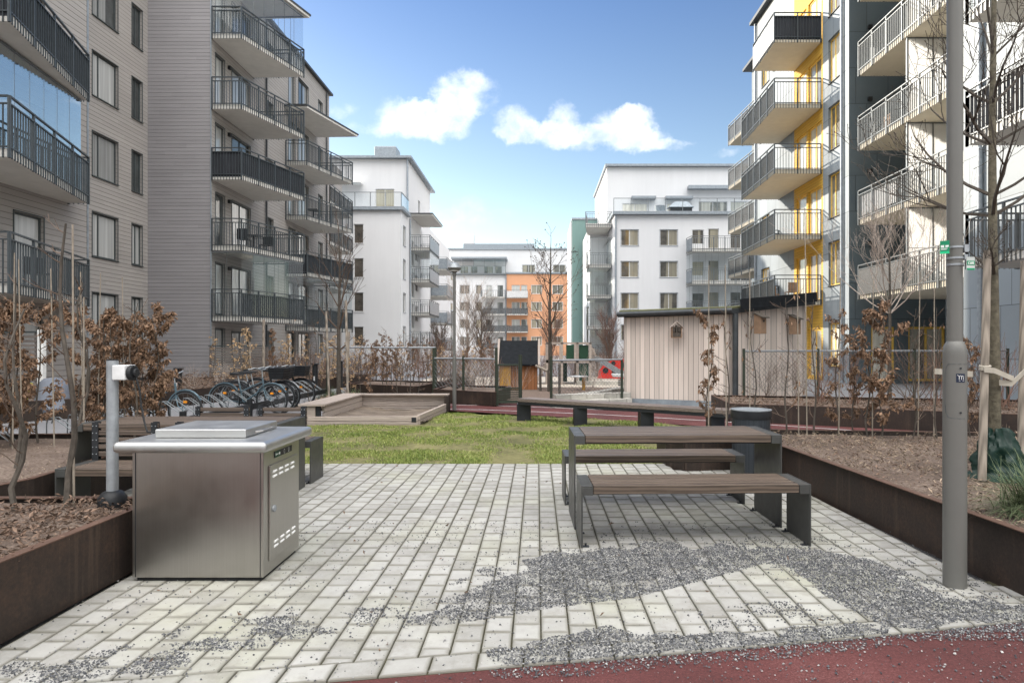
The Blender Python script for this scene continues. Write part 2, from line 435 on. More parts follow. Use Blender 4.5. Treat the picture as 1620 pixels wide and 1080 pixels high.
# unseen bright broken cloud added behind and above the viewer as fill light
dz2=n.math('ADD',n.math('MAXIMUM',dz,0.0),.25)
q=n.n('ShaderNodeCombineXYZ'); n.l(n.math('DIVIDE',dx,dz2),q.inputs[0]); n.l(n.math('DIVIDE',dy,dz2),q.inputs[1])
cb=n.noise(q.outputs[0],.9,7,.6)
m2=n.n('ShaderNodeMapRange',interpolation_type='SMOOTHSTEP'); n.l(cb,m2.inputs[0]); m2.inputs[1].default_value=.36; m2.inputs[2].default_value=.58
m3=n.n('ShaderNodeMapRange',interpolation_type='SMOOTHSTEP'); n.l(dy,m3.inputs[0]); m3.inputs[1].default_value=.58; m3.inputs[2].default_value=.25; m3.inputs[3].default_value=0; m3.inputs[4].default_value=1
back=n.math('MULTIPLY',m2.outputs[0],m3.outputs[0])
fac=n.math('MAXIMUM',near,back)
shade=n.ramp(wc,[(.3,(.62,.68,.78)),(.58,(1,1,1))])
cl=n.n('ShaderNodeVectorMath',operation='SCALE'); n.l(n.mix(1.0,shade,(1.0,1.0,1.02),'MULTIPLY'),cl.inputs[0]); cl.inputs['Scale'].default_value=CLOUD
cl2=n.n('ShaderNodeVectorMath',operation='SCALE'); cl2.inputs[0].default_value=(1,.985,.96); n.l(n.math('MULTIPLY',n.ramp(dz,[(.0,(.12,.12,.12)),(.35,(.35,.35,.35)),(.75,(1,1,1))]),CLOUD_FILL),cl2.inputs['Scale'])
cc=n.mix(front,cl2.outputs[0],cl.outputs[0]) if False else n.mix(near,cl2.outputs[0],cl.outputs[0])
tr=n.ramp(dz,[(.0,(2.1,1.8,1.5)),(.12,(1.75,1.56,1.33)),(.28,(1.32,1.25,1.18)),(.48,(.84,.92,1.08)),(.8,(.65,.78,1.0))])
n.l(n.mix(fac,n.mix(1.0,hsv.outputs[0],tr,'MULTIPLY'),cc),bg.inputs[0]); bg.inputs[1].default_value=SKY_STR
scene.view_settings.view_transform='Standard'; scene.view_settings.look='None'; scene.view_settings.gamma=1
scene.view_settings.exposure=EXPO
scene.render.engine='CYCLES'
scene.cycles.max_bounces=8; scene.cycles.transparent_max_bounces=24
scene.render.resolution_x=1024; scene.render.resolution_y=682
# ------------------------------------------------------------------ ground
def groundmat():
    m,nt,b,out=newmat('courtyard_asphalt'); n=N(nt); pos=n.coord(kind='World')
    f=n.noise(pos,.6,6,.6); g=n.noise(pos,60,3)
    n.l(n.ramp(n.math('ADD',n.math('MULTIPLY',f,.6),n.math('MULTIPLY',g,.4)),[(.3,(.15,.15,.16)),(.7,(.27,.265,.27))]),b.inputs['Base Color'])
    b.inputs['Roughness'].default_value=.9; n.bump(g,.4,.01,b); return m
struct('ground',MB().quad((-300,-300,-.05),(300,-300,-.05),(300,400,-.05),(-300,400,-.05)),groundmat(),loc=(0,0,-.05))
def sheet(name,pts,z,m,**k):
    return struct(name,MB().poly([(p[0],p[1],z) for p in pts]),m,loc=(0,0,z),**k)
# red rubber track
def redmat():
    m,nt,b,out=newmat('red_rubber_track'); n=N(nt); pos=n.coord(kind='World')
    f=n.noise(pos,1.1,5,.6); g=n.noise(pos,110,3,.7)
    n.l(n.ramp(n.math('ADD',n.math('MULTIPLY',f,.45),n.math('MULTIPLY',g,.55)),[(.3,(.045,.012,.011)),(.55,(.115,.030,.028)),(.78,(.24,.11,.10))]),b.inputs['Base Color'])
    b.inputs['Roughness'].default_value=.85; n.bump(g,.8,.012,b); return m
RED=redmat()
def front_y(x): return 2.865+.157*x+ (0.012*(x-.5)**2 if x>.5 else 0)
xs=[-6+.25*i for i in range(60)]
struct('running_track',MB().poly([(-7,-3,-.012),(9,-3,-.012)]+[(x,front_y(x)+.02,-.012) for x in reversed(xs)]),RED,loc=(0,0,-.012))
# far red track, running past the lawn
lo=[gr(690,652),gr(760,654),gr(850,657.5),gr(950,662),gr(1050,668.5),gr(1150,675),gr(1300,687),gr(1480,700),gr(1620,716)]
hi=[gr(690,634),gr(760,634.5),gr(850,637),gr(950,641),gr(1050,645),gr(1150,650),gr(1300,657),gr(1480,666),gr(1620,675)]
mb=MB()
for i in range(len(lo)-1):
    mb.quad((lo[i].x,lo[i].y,-.015),(lo[i+1].x,lo[i+1].y,-.015),(hi[i+1].x,hi[i+1].y,-.015),(hi[i].x,hi[i].y,-.015))
struct('running_track',mb,RED,loc=(0,10,-.015))
mw=pm('track_line_paint',(.62,.58,.58),.7)
for t in (.30,.66):
    mb=MB()
    P=[lo[i].lerp(hi[i],t) for i in range(len(lo))]
    for i in range(len(P)-1):
        mb.quad((P[i].x,P[i].y-.03,-.008),(P[i+1].x,P[i+1].y-.03,-.008),(P[i+1].x,P[i+1].y+.03,-.008),(P[i].x,P[i].y+.03,-.008))
    struct('track_line',mb,mw,loc=(0,10,-.008))
# joint sand under the pavers
PAV=[(-2.6,front_y(-2.6)-.02)]+[(x,front_y(x)) for x in xs if -2.5<x<4.4]+[(4.4,3.9),(2.72,3.9),(2.66,7.4),(1.6,7.4),(1.58,7.76),(-4.75,7.76),(-4.75,4.4),(-2.6,4.4)]
sheet('joint_sand',PAV,-.011,pm('mossy_joint_sand',(.065,.06,.035),.95,0,3,.5))
# individual pavers in one paved surface
def pavermat():
    m,nt,b,out=newmat('grey_concrete_paver'); n=N(nt); pos=n.coord(kind='World')
    isl=n.n('ShaderNodeNewGeometry').outputs['Random Per Island']
    f=n.noise(pos,1.3,5,.6); g=n.noise(pos,220,3,.7); s=n.noise(pos,12,5,.65)
    k=n.math('ADD',n.math('MULTIPLY',isl,.20),n.math('ADD',n.math('MULTIPLY',f,.28),n.math('ADD',n.math('MULTIPLY',g,.16),n.math('MULTIPLY',s,.36))))
    c=n.ramp(k,[(.30,(.235,.226,.205)),(.48,(.335,.325,.302)),(.68,(.42,.41,.385))])
    moss=n.noise(pos,.8,4,.6); c=n.mix(n.math('MULTIPLY',n.ramp(moss,[(.48,(0,0,0)),(.66,(1,1,1))]),.35),c,(.36,.36,.22))
    st=n.noise(n.coord((1,1,1),kind='World'),3.7,6,.75); c=n.mix(n.math('MULTIPLY',n.ramp(st,[(.52,(0,0,0)),(.66,(1,1,1))]),.5),c,(.21,.195,.165))
    ed=n.n('ShaderNodeAttribute'); ed.attribute_name='centre'; dirt=n.noise(pos,2.1,4,.7)
    c=n.mix(n.math('MULTIPLY',n.math('SUBTRACT',1.0,ed.outputs['Fac']),n.ramp(dirt,[(.25,(.35,.35,.35)),(.7,(1,1,1))])),c,(.175,.165,.135))
    n.l(c,b.inputs['Base Color']); b.inputs['Roughness'].default_value=.8
    n.bump(n.math('ADD',g,n.math('MULTIPLY',s,1.5)),.35,.004,b); return m
def clip(poly,f):
    """keep the part where f(p)>=0"""
    o=[]
    for i in range(len(poly)):
        a=poly[i]; b_=poly[(i+1)%len(poly)]; fa=f(a); fb=f(b_)
        if fa>=0: o.append(a)
        if (fa>=0)!=(fb>=0):
            t=fa/(fa-fb); o.append((a[0]+(b_[0]-a[0])*t,a[1]+(b_[1]-a[1])*t))
    return o
def paver(mb,poly,r):
    if len(poly)<3: return
    A=sum(poly[i][0]*poly[(i+1)%len(poly)][1]-poly[(i+1)%len(poly)][0]*poly[i][1] for i in range(len(poly)))/2
    if abs(A)<.0012: return
    if A<0: poly=poly[::-1]
    cx=sum(p[0] for p in poly)/len(poly); cy=sum(p[1] for p in poly)/len(poly)
    def sh(p,d):
        L=math.hypot(p[0]-cx,p[1]-cy); k=max(0,1-d*1.25/L); return (cx+(p[0]-cx)*k,cy+(p[1]-cy)*k)
    tz=r.uniform(-.0015,.0012); ax=r.uniform(-.008,.008); ay=r.uniform(-.008,.008)
    zz=lambda p:tz+(p[0]-cx)*ax+(p[1]-cy)*ay
    n=len(poly); b0=len(mb.v)
    o=[sh(p,.0043) for p in poly]; t=[sh(p,.0075) for p in poly]; q=[sh(p,.026) for p in poly]
    mb.v+=[(p[0],p[1],-.03) for p in o]+[(p[0],p[1],zz(p)-.004) for p in o]+[(p[0],p[1],zz(p)) for p in t]+[(p[0],p[1],zz(p)+.0003) for p in q]
    EDGE.extend([0]*(3*n)+[1]*n)
    for L in (0,1,2):
        for i in range(n):
            j=(i+1)%n; mb.f.append((b0+L*n+i,b0+L*n+j,b0+(L+1)*n+j,b0+(L+1)*n+i))
    mb.f.append(tuple(b0+3*n+i for i in range(n)))
EDGE=[]
mb=MB(); r=random.Random(3)
W_=.1445; L_=.178
col=0; x=-4.75
while x<4.35:
    y=2.2+(.5*L_ if col%2 else 0)+r.uniform(-.006,.006)
    while y<7.76:
        if x+W_/2<-2.62 and y<4.4: y+=L_; continue
        if x+W_/2>2.74 and y>3.75: y+=L_; continue
        if x>1.5 and y+L_*.5>7.4: y+=L_; continue
        x1=x+W_; y1=min(y+L_,7.76)
        P=[(x,y),(x1,y),(x1,y1),(x,y1)]
        sl=front_y(x+.05)-front_y(x); k=sl/.05; f0=front_y(x)+.15
        P=clip(P,lambda p:p[1]-(f0+k*(p[0]-x)))
        P=clip(P,lambda p:2.74+.03*(3.75-p[1])-p[0]+(9 if p[1]<3.75 else 0))
        paver(mb,P,r); y+=L_
    x+=W_; col+=1
x=-2.62   # soldier course along the track
while x<4.3:
    x1=x+.213; a=front_y(x); b_=front_y(x1)
    paver(mb,[(x,a),(x1,b_),(x1,b_+.147),(x,a+.147)],r); x=x1
pv=struct('paving',mb,pavermat(),loc=(0,0,0)); at_=pv.data.attributes.new('centre','FLOAT','POINT'); at_.data.foreach_set('value',[float(e) for e in EDGE])
# grit spread over the paving
class Dens: pass
def inpoly(px,py,poly):
    c=False; n=len(poly); j=n-1
    for i in range(n):
        xi,yi=poly[i]; xj,yj=poly[j]
        if (yi>py)!=(yj>py) and px<(xj-xi)*(py-yi)/(yj-yi)+xi: c=not c
        j=i
    return c
G1=[(640,984),(690,965),(760,930),(830,890),(900,872),(960,868),(1060,860),(1180,866),(1290,868),(1370,883),(1440,915),(1510,945),(1620,955),(1640,985),(1540,985),(1470,1000),(1400,990),(1345,965),(1290,930),(1240,892),(1205,893),(1100,922),(1000,945),(850,965),(740,984),(690,990)]
G2=[(767,1031),(860,1012),(940,994),(1060,1003),(1140,996),(1200,1003),(1290,992),(1354,985),(1400,990),(1420,1004),(1250,1024),(1060,1036),(930,1052),(781,1056)]
G3=[(-40,1075),(60,1035),(150,1030),(300,1005),(430,975),(520,975),(560,990),(500,1010),(330,1035),(250,1065),(120,1075),(-40,1090)]
G4=[(330,985),(430,968),(640,960),(760,900),(860,880),(700,985),(560,1000),(420,1010),(250,1040),(150,1030)]
G5=[(1110,960),(1240,950),(1380,975),(1350,1000),(1200,1000),(1100,990)]
G6=[(800,880),(960,850),(1300,850),(1500,905),(1620,925),(1620,960),(1500,950),(1200,900),(800,930)]
def edge_d(px,py,poly):
    best=1e9; n=len(poly)
    for i in range(n):
        x0,y0=poly[i]; x1,y1=poly[(i+1)%n]; dx=x1-x0; dy=y1-y0; L=dx*dx+dy*dy
        t=max(0,min(1,((px-x0)*dx+(py-y0)*dy)/L)); best=min(best,math.hypot(px-x0-t*dx,py-y0-t*dy))
    return best
def dens(px,py,X,Y):
    ex=mnoise.fractal(Vector((X*4,Y*4,8.1)),1,2,4); up=(py<.5*(984+893)-(px-930)*.161-12) if px<1215 else px>1420; px+=ex*(22 if up else 5); py+=mnoise.fractal(Vector((X*4,Y*4,3.1)),1,2,4)*(13 if up or py>990 else 2)
    n1=mnoise.fractal(Vector((X*5,Y*7,1.3)),1,2,5); n2=mnoise.fractal(Vector((X*1.7,Y*2.5,5.3)),1,2,4)
    d=.008+max(0,n2*.04)
    if inpoly(px,py,G1): d=max(d,min(1,.66+n1*.85+max(0,(px-640)/1500)) if px<1150 else .84+n1*.45); 
    if inpoly(px,py,G2): d=max(d,min(1,.85+n1*.5))
    if inpoly(px,py,G3): d=max(d,.85*max(0,.26+n1*1.6+n2*.3))
    if inpoly(px,py,G4): d=max(d,.8*max(0,.14+n1*1.0+n2*.3))
    if inpoly(px,py,G5): d=max(d,.5*max(0,.16+n1*.8))
    if inpoly(px,py,G6): d=max(d,.5*max(0,.12+n1*.6))
    return min(1,max(0,d))
r=random.Random(11); mb=MB(); dom=[]; cnt=0
gw={}
for i in range(400000):
    X=r.uniform(-2.6,3.5); Y=r.uniform(2.35,5.2)
    if Y<front_y(X)-.55: continue
    if X>2.76 and Y>3.6: continue
    px=PX+X/Y*FOC; py=PY+EYE/Y*FOC
    if py>1110 or px<-30 or px>1650: continue
    onred=Y<front_y(X)
    if onred:
        d=.012 if X<.6 else .03
        if py<1072 and inpoly(px,py-14,G2): d=.3
        if X>.2: d=max(d,.75*math.exp(-(front_y(X)-Y)/(.035+.03*mnoise.noise(Vector((X*5,1,0))))))
        if px>1380 and py<1010: d=max(d,.35)
        if px>1500 and inpoly(px,py-12,G1): d=.8
    else: d=dens(px,py,X,Y)
    if r.random()>d*.97: continue
    heap=.017*max(0,min(1,edge_d(px,py,G1)/26)) if inpoly(px,py,G1) else (.008*max(0,min(1,edge_d(px,py,G2)/14)) if inpoly(px,py,G2) else 0)
    s=.0024+.0060*r.random()**1.8*(1.25 if d<.2 and r.random()<.2 else 1); z=(-.009 if onred else 0)+s*.5+r.uniform(0,heap)
    a=r.uniform(0,6.28); ca,sa=math.cos(a)*s,math.sin(a)*s
    k=r.uniform(.5,.9); t=r.uniform(-.3,.3)*s; h=s*r.uniform(.5,.8)
    b0=len(mb.v)
    mb.v+=[(X+ca,Y+sa,z+t),(X-sa*k,Y+ca*k,z-t),(X-ca*.9,Y-sa*.9,z-t*.5),(X+sa*k,Y-ca*k,z+t),
           (X+ca*.2,Y+sa*.2,z+h),(X-sa*.3,Y+ca*.3,z-h)]
    for q in ((0,1,4),(1,2,4),(2,3,4),(3,0,4),(1,0,5),(0,3,5)): mb.f.append(tuple(b0+j for j in q))
    cnt+=1
print('grit',cnt)
def gritmat():
    m,nt,b,out=newmat('grey_grit'); n=N(nt); g=n.n('ShaderNodeNewGeometry').outputs['Random Per Island']
    n.l(n.ramp(g,[(0,(.03,.032,.037)),(.5,(.105,.107,.115)),(.85,(.21,.207,.205)),(1,(.45,.44,.42))]),b.inputs['Base Color']); b.inputs['Roughness'].default_value=.8; return m
GRIT=gritmat()
tag(mb.build('gravel',GRIT,loc=(0,3.5,0)),'dark grey grit spilled over the pale paving','gravel',kind='stuff')

# ------------------------------------------------------------------ lawn
def lawnmat(nm,c0,c1):
    m,nt,b,out=newmat(nm); n=N(nt); pos=n.coord(kind='World')
    f=n.noise(pos,.9,5,.65); g=n.noise(pos,14,4); n.l(n.ramp(n.math('ADD',n.math('MULTIPLY',f,.6),n.math('MULTIPLY',g,.4)),[(.35,c0),(.62,c1)]),b.inputs['Base Color'])
    b.inputs['Roughness'].default_value=.85; b.inputs['Specular IOR Level'].default_value=.2; return m
lawn=[(-4.35,7.79),(1.58,7.79),(1.6,8.3),(3.3,10.6)]+[(p.x,p.y-.05) for p in reversed(lo[:5])]+[(-2.1,14.3),(-2.2,11.7),(-4.35,11.6)]
lawn=[q for q in lawn]
sheet('lawn_soil',lawn,-.006,lawnmat('lawn_soil',(.085,.085,.035),(.22,.20,.09)))
r=random.Random(5); mb=MB()
def blade(mb,X,Y,Z,h,w_,r,lean=.6):
    a=r.uniform(0,6.283); b0=len(mb.v); c,s=math.cos(a)*w_,math.sin(a)*w_; la=r.uniform(0,6.283); L=h*r.uniform(.1,lean)
    lx,ly=math.cos(la)*L,math.sin(la)*L
    mb.v+=[(X-c,Y-s,Z),(X+c,Y+s,Z),(X+c*.7+lx*.4,Y+s*.7+ly*.4,Z+h*.6),(X-c*.7+lx*.4,Y-s*.7+ly*.4,Z+h*.6),(X+lx,Y+ly,Z+h)]
    mb.f+=[(b0,b0+1,b0+2,b0+3),(b0+3,b0+2,b0+4)]
k=0
while k<85000:
    Y=7.745+(r.random()**1.4)*6.6; X=r.uniform(-4.35,3.3)
    if not inpoly(X,max(Y,7.8),lawn): continue
    nn=mnoise.fractal(Vector((X*1.5,Y*1.5,0)),1,2,4)
    if r.random()<.34-nn*1.7: k+=1; continue
    blade(mb,X,Y,-.006,r.uniform(.012,.032)*(1+nn*.8),.0035+.0006*(Y-7.5),r,1.2); k+=1
def grassmat():
    m,nt,b,out=newmat('short_grass'); n=N(nt); pos=n.coord(kind='World'); g=n.n('ShaderNodeNewGeometry').outputs['Random Per Island']
    f=n.noise(pos,.8,5,.65); n.l(n.ramp(n.math('ADD',n.math('MULTIPLY',f,.6),n.math('MULTIPLY',g,.4)),[(.2,(.075,.13,.028)),(.42,(.16,.22,.05)),(.62,(.30,.34,.095)),(.85,(.46,.43,.20))]),b.inputs['Base Color'])
    b.inputs['Roughness'].default_value=.6; b.inputs['Specular IOR Level'].default_value=.25; return m
tag(mb.build('grass',grassmat(),loc=(0,10,0)),'short patchy green lawn between the paving and the red track','grass',kind='stuff')

# ------------------------------------------------------------------ corten planters
def corten(name,poly,z0,z1,label,closed=True,th=.03,cap=.055,group='rusty steel planters'):
    """steel edging following a polyline, folded-in rim"""
    n_=len(poly); c=Vector((sum(p[0] for p in poly)/n_,sum(p[1] for p in poly)/n_,0))
    t=thing(name,(c.x,c.y,z0),label,'planter',group)
    m1=MB(); m2=MB(); rngi=range(n_ if closed else n_-1)
    for i in rngi:
        a=Vector((*poly[i],0)); b=Vector((*poly[(i+1)%n_],0)); d=(b-a).normalized()
        ins=Vector((-d.y,d.x,0))
        e=.0 
        m1.hexa([(a.x,a.y,z0),(b.x,b.y,z0),(b.x+ins.x*.012,b.y+ins.y*.012,z0),(a.x+ins.x*.012,a.y+ins.y*.012,z0),
                 (a.x,a.y,z1-.006),(b.x,b.y,z1-.006),(b.x+ins.x*.012,b.y+ins.y*.012,z1-.006),(a.x+ins.x*.012,a.y+ins.y*.012,z1-.006)])
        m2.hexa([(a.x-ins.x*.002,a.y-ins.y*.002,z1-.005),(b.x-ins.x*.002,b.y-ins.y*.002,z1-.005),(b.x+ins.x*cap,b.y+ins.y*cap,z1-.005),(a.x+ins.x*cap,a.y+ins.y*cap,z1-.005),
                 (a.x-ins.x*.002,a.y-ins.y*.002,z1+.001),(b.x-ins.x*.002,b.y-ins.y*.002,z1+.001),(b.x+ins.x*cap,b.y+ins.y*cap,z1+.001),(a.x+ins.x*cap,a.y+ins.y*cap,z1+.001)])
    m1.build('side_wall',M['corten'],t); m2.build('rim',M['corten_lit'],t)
    return t
def soilmat():
    m,nt,b,out=newmat('planter_soil'); n=N(nt); pos=n.coord(kind='World')
    f=n.noise(pos,1.2,5,.65); g=n.noise(pos,38,4,.7)
    n.l(n.ramp(n.math('ADD',n.math('MULTIPLY',f,.4),n.math('MULTIPLY',g,.6)),[(.32,(.045,.03,.02)),(.5,(.15,.105,.08)),(.66,(.32,.25,.20))]),b.inputs['Base Color'])
    b.inputs['Roughness'].default_value=.95; n.bump(g,1,.03,b); return m
SOIL=soilmat()
def soil(poly,z,step=.25,amp=.03):
    """soil surface, gently uneven grid clipped to the planter"""
    xs_=[p[0] for p in poly]; ys_=[p[1] for p in poly]; mb=MB()
    x=min(xs_)
    while x<max(xs_):
        y=min(ys_)
        while y<max(ys_):
            P=[(x,y),(x+step,y),(x+step,y+step),(x,y+step)]
            cc=(x+step/2,y+step/2)
            n_=len(poly)
            A=sum(poly[i][0]*poly[(i+1)%n_][1]-poly[(i+1)%n_][0]*poly[i][1] for i in range(n_))
            q=poly if A>0 else poly[::-1]
            for i in range(n_):
                a=q[i]; b_=q[(i+1)%n_]
                P=clip(P,lambda p:(b_[0]-a[0])*(p[1]-a[1])-(b_[1]-a[1])*(p[0]-a[0]))
                if len(P)<3: break
            if len(P)>=3: mb.poly([(p[0],p[1],z+amp*mnoise.noise(Vector((p[0]*1.7,p[1]*1.7,z)))) for p in P])
            y+=step
        x+=step
    return struct('planting_soil',mb,SOIL,loc=(0,0,z))
def litter(name,poly,z,cnt,m,label,size=(.02,.05),hgt=.05,seed=1,curl=.6,amp=.03,thin=.35):
    r=random.Random(seed); mb=MB(); xs_=[p[0] for p in poly]; ys_=[p[1] for p in poly]; k=0
    while k<cnt:
        X=r.uniform(min(xs_),max(xs_)); Y=r.uniform(min(ys_),max(ys_))
        if not inpoly(X,Y,poly): continue
        k+=1
        if mnoise.noise(Vector((X*2.3,Y*2.3,seed*3.1)))+.5*mnoise.noise(Vector((X*7,Y*7,seed)))<-.08 and r.random()<.75: continue
        Z=z+amp*mnoise.noise(Vector((X*1.7,Y*1.7,z)))+r.random()**2*hgt*(1+mnoise.noise(Vector((X*3,Y*3,2))))
        leaf(mb,Vector((X,Y,Z)),r.uniform(*size),r,thin,flat=True)
    return tag(mb.build(name,m,loc=(sum(xs_)/len(xs_),sum(ys_)/len(ys_),z)),label,'ground cover',kind='stuff')
def leaf(mb,p,L,r,wk=.5,flat=False,hang=0):
    a=r.uniform(0,6.283); t=r.uniform(-.7,.7) if flat else r.uniform(-1.5,.4)
    if hang: t=-1.5+abs(r.gauss(0,.7))
    d=Vector((math.cos(a)*math.cos(t),math.sin(a)*math.cos(t),math.sin(t)))
    s=d.orthogonal().normalized(); s=Matrix.Rotation(r.uniform(0,6.28),3,d)@s; nn=d.cross(s); w_=L*wk*.5
    m_=p+d*L*.5+nn*L*r.uniform(-.15,.15); e=p+d*L+nn*L*r.uniform(-.35,.35)
    b0=len(mb.v); up=nn*w_*r.uniform(.2,.9)
    mb.v+=[tuple(p),tuple(m_+s*w_+up),tuple(e),tuple(m_-s*w_+up),tuple(m_)]
    mb.f+=[(b0,b0+4,b0+1),(b0+4,b0+2,b0+1),(b0,b0+3,b0+4),(b0+4,b0+3,b0+2)]
PA=[(-2.63,2.0),(-2.60,4.39),(-7.0,4.39),(-7.0,2.0)]
PB=[(-4.12,4.55),(-4.02,5.0),(-4.25,7.4),(-5.35,7.6),(-8.5,7.4),(-8.5,4.55)]
PC=[(2.86,3.35),(2.66,6.95),(2.62,7.42),(1.72,7.30),(1.58,7.62),(1.58,8.22),(5.2,7.78),(9.5,7.5),(9.5,3.35)]
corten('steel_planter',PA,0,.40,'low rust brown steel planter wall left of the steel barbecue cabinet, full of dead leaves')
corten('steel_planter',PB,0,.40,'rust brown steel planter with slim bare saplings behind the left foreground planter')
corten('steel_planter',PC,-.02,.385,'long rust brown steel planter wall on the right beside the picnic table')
PAi=[(-2.66,2.0),(-2.64,4.35),(-6.9,4.35),(-6.9,2.0)]
PBi=[(-4.15,4.6),(-4.06,5.0),(-4.3,7.36),(-5.35,7.55),(-8.4,7.36),(-8.4,4.6)]
PCi=[(2.9,3.4),(2.70,6.95),(2.66,7.45),(1.74,7.36),(1.62,7.64),(1.62,8.18),(5.2,7.74),(9.4,7.45),(9.4,3.4)]
soil(PAi,.36); soil(PBi,.34)
soil([(2.9,3.4),(2.70,7.9),(9.4,7.45),(9.4,3.4)],.345); soil([(1.64,7.42),(1.64,8.16),(2.69,8.03),(2.69,7.5)],.345)
litter('leaf_litter',[(-2.64,2.0),(-2.63,4.36),(-5.6,4.36),(-5.6,2.0)],.36,15000,M['litter'],'curled brown dead leaves filling the left foreground planter',(.02,.055),.06,2,thin=.4)
litter('leaf_litter',[(-4.15,4.6),(-4.3,7.36),(-8.4,7.36),(-8.4,4.6)],.34,3000,M['straw'],'scattered debris on pale gravelly soil among the left saplings',(.01,.03),.02,3)
litter('plant_debris',[(2.9,3.4),(2.71,7.9),(9.4,7.45),(9.4,3.4)],.345,26000,M['straw'],'dry brown stems and cut stalks covering the right planter',(.02,.06),.05,4,thin=.18)
litter('plant_debris',[(2.9,3.4),(2.71,7.9),(9.4,7.45),(9.4,3.4)],.345,9000,M['litter'],'brown leaf fragments strewn over the right planter',(.015,.045),.04,6,thin=.4)
litter('plant_debris',[(1.64,7.42),(1.64,8.16),(2.69,8.03),(2.69,7.5)],.345,2500,M['straw'],'dry stalks in the planter corner behind the litter bin',(.02,.06),.04,5,thin=.2)

r=random.Random(41); mb=MB()
for i in range(260):
    X=r.uniform(-4.0,3.0); Y=r.choice([r.uniform(2.9,7.7),r.uniform(7.8,13)])
    if X<-2.5 and Y<4.5: continue
    leaf(mb,Vector((X,Y,.012 if Y<7.7 else .03)),r.uniform(.015,.045),r,.4,flat=True)
tag(mb.build('fallen_leaves',M['litter'],loc=(0,6,0)),'a few stray brown leaves lying on the paving and lawn','leaves',kind='stuff')
# ------------------------------------------------------------------ building kit
class Fac:
    """facade frame: origin o, unit u along it, n outward"""
    def __init__(s,o,u,n): s.o=Vector((*o,0)); s.u=Vector((*u,0)); s.n=Vector((*n,0))
    def P(s,a,z,d=0): p=s.o+s.u*a+s.n*d; return (p.x,p.y,z)
    def box(s,mb,a0,a1,z0,z1,d0,d1):
        P=[s.P(a0,z0,d0),s.P(a1,z0,d0),s.P(a1,z0,d1),s.P(a0,z0,d1),s.P(a0,z1,d0),s.P(a1,z1,d0),s.P(a1,z1,d1),s.P(a0,z1,d1)]
        if s.u.cross(s.n).z<0:   # keep outward winding
            P=[P[1],P[0],P[3],P[2],P[5],P[4],P[7],P[6]]
        return mb.hexa(P)
def wall(F,a0,a1,z0,z1,ops,m,parent,name='wall',th=.16):
    A=sorted({a0,a1}|{q for o in ops for q in (o[0],o[0]+o[2]) if a0<q<a1}); Z=sorted({z0,z1}|{q for o in ops for q in (o[1],o[1]+o[3]) if z0<q<z1})
    mb=MB(); inv=F.u.cross(F.n).z<0
    def q(*p): mb.quad(*(p[::-1] if inv else p))
    for i in range(len(A)-1):
        for j in range(len(Z)-1):
            ca=(A[i]+A[i+1])/2; cz=(Z[j]+Z[j+1])/2
            if any(o[0]<ca<o[0]+o[2] and o[1]<cz<o[1]+o[3] for o in ops): continue
            mb.quad(F.P(A[i],Z[j]),F.P(A[i+1],Z[j]),F.P(A[i+1],Z[j+1]),F.P(A[i],Z[j+1]))
    for (a,z,w_,h,*_) in ops:
        for p,q_ in (((a,z),(a+w_,z)),((a+w_,z),(a+w_,z+h)),((a+w_,z+h),(a,z+h)),((a,z+h),(a,z))):
            mb.quad(F.P(*p),F.P(*p,-th),F.P(*q_,-th),F.P(*q_))
    return mb.build(name,m,parent)
def window(F,a,z,w_,h,parent,fm,pmn,mull=(.33,),sill=None,door=False,name=None,dep=.1,fw=.055,blind=None):
    mb=MB(); d0=-dep-.03; d1=-dep+.03
    F.box(mb,a,a+fw,z,z+h,d0,d1); F.box(mb,a+w_-fw,a+w_,z,z+h,d0,d1)
    F.box(mb,a+fw,a+w_-fw,z,z+fw,d0,d1); F.box(mb,a+fw,a+w_-fw,z+h-fw,z+h,d0,d1)
    for t in mull: F.box(mb,a+w_*t-fw*.5,a+w_*t+fw*.5,z+fw,z+h-fw,d0,d1-.004)
    f=mb.build(name or ('door' if door else 'window'),fm,parent)
    mp=MB(); F.box(mp,a+fw*.6,a+w_-fw*.6,z+fw*.6,z+h-fw*.6,-dep-.012,-dep+.002)
    mp.build('pane',pmn,f)
    if sill is not None:
        ms=MB(); F.box(ms,a-.04,a+w_+.04,z-.035,z-.002,-dep+.03,.05); 
        F.box(ms,a-.03,a-.002,z,z+h,-.02,.02); F.box(ms,a+w_+.002,a+w_+.03,z,z+h,-.02,.02); F.box(ms,a-.03,a+w_+.03,z+h+.002,z+h+.03,-.02,.03)
        ms.build('sill',sill,f)
    return f
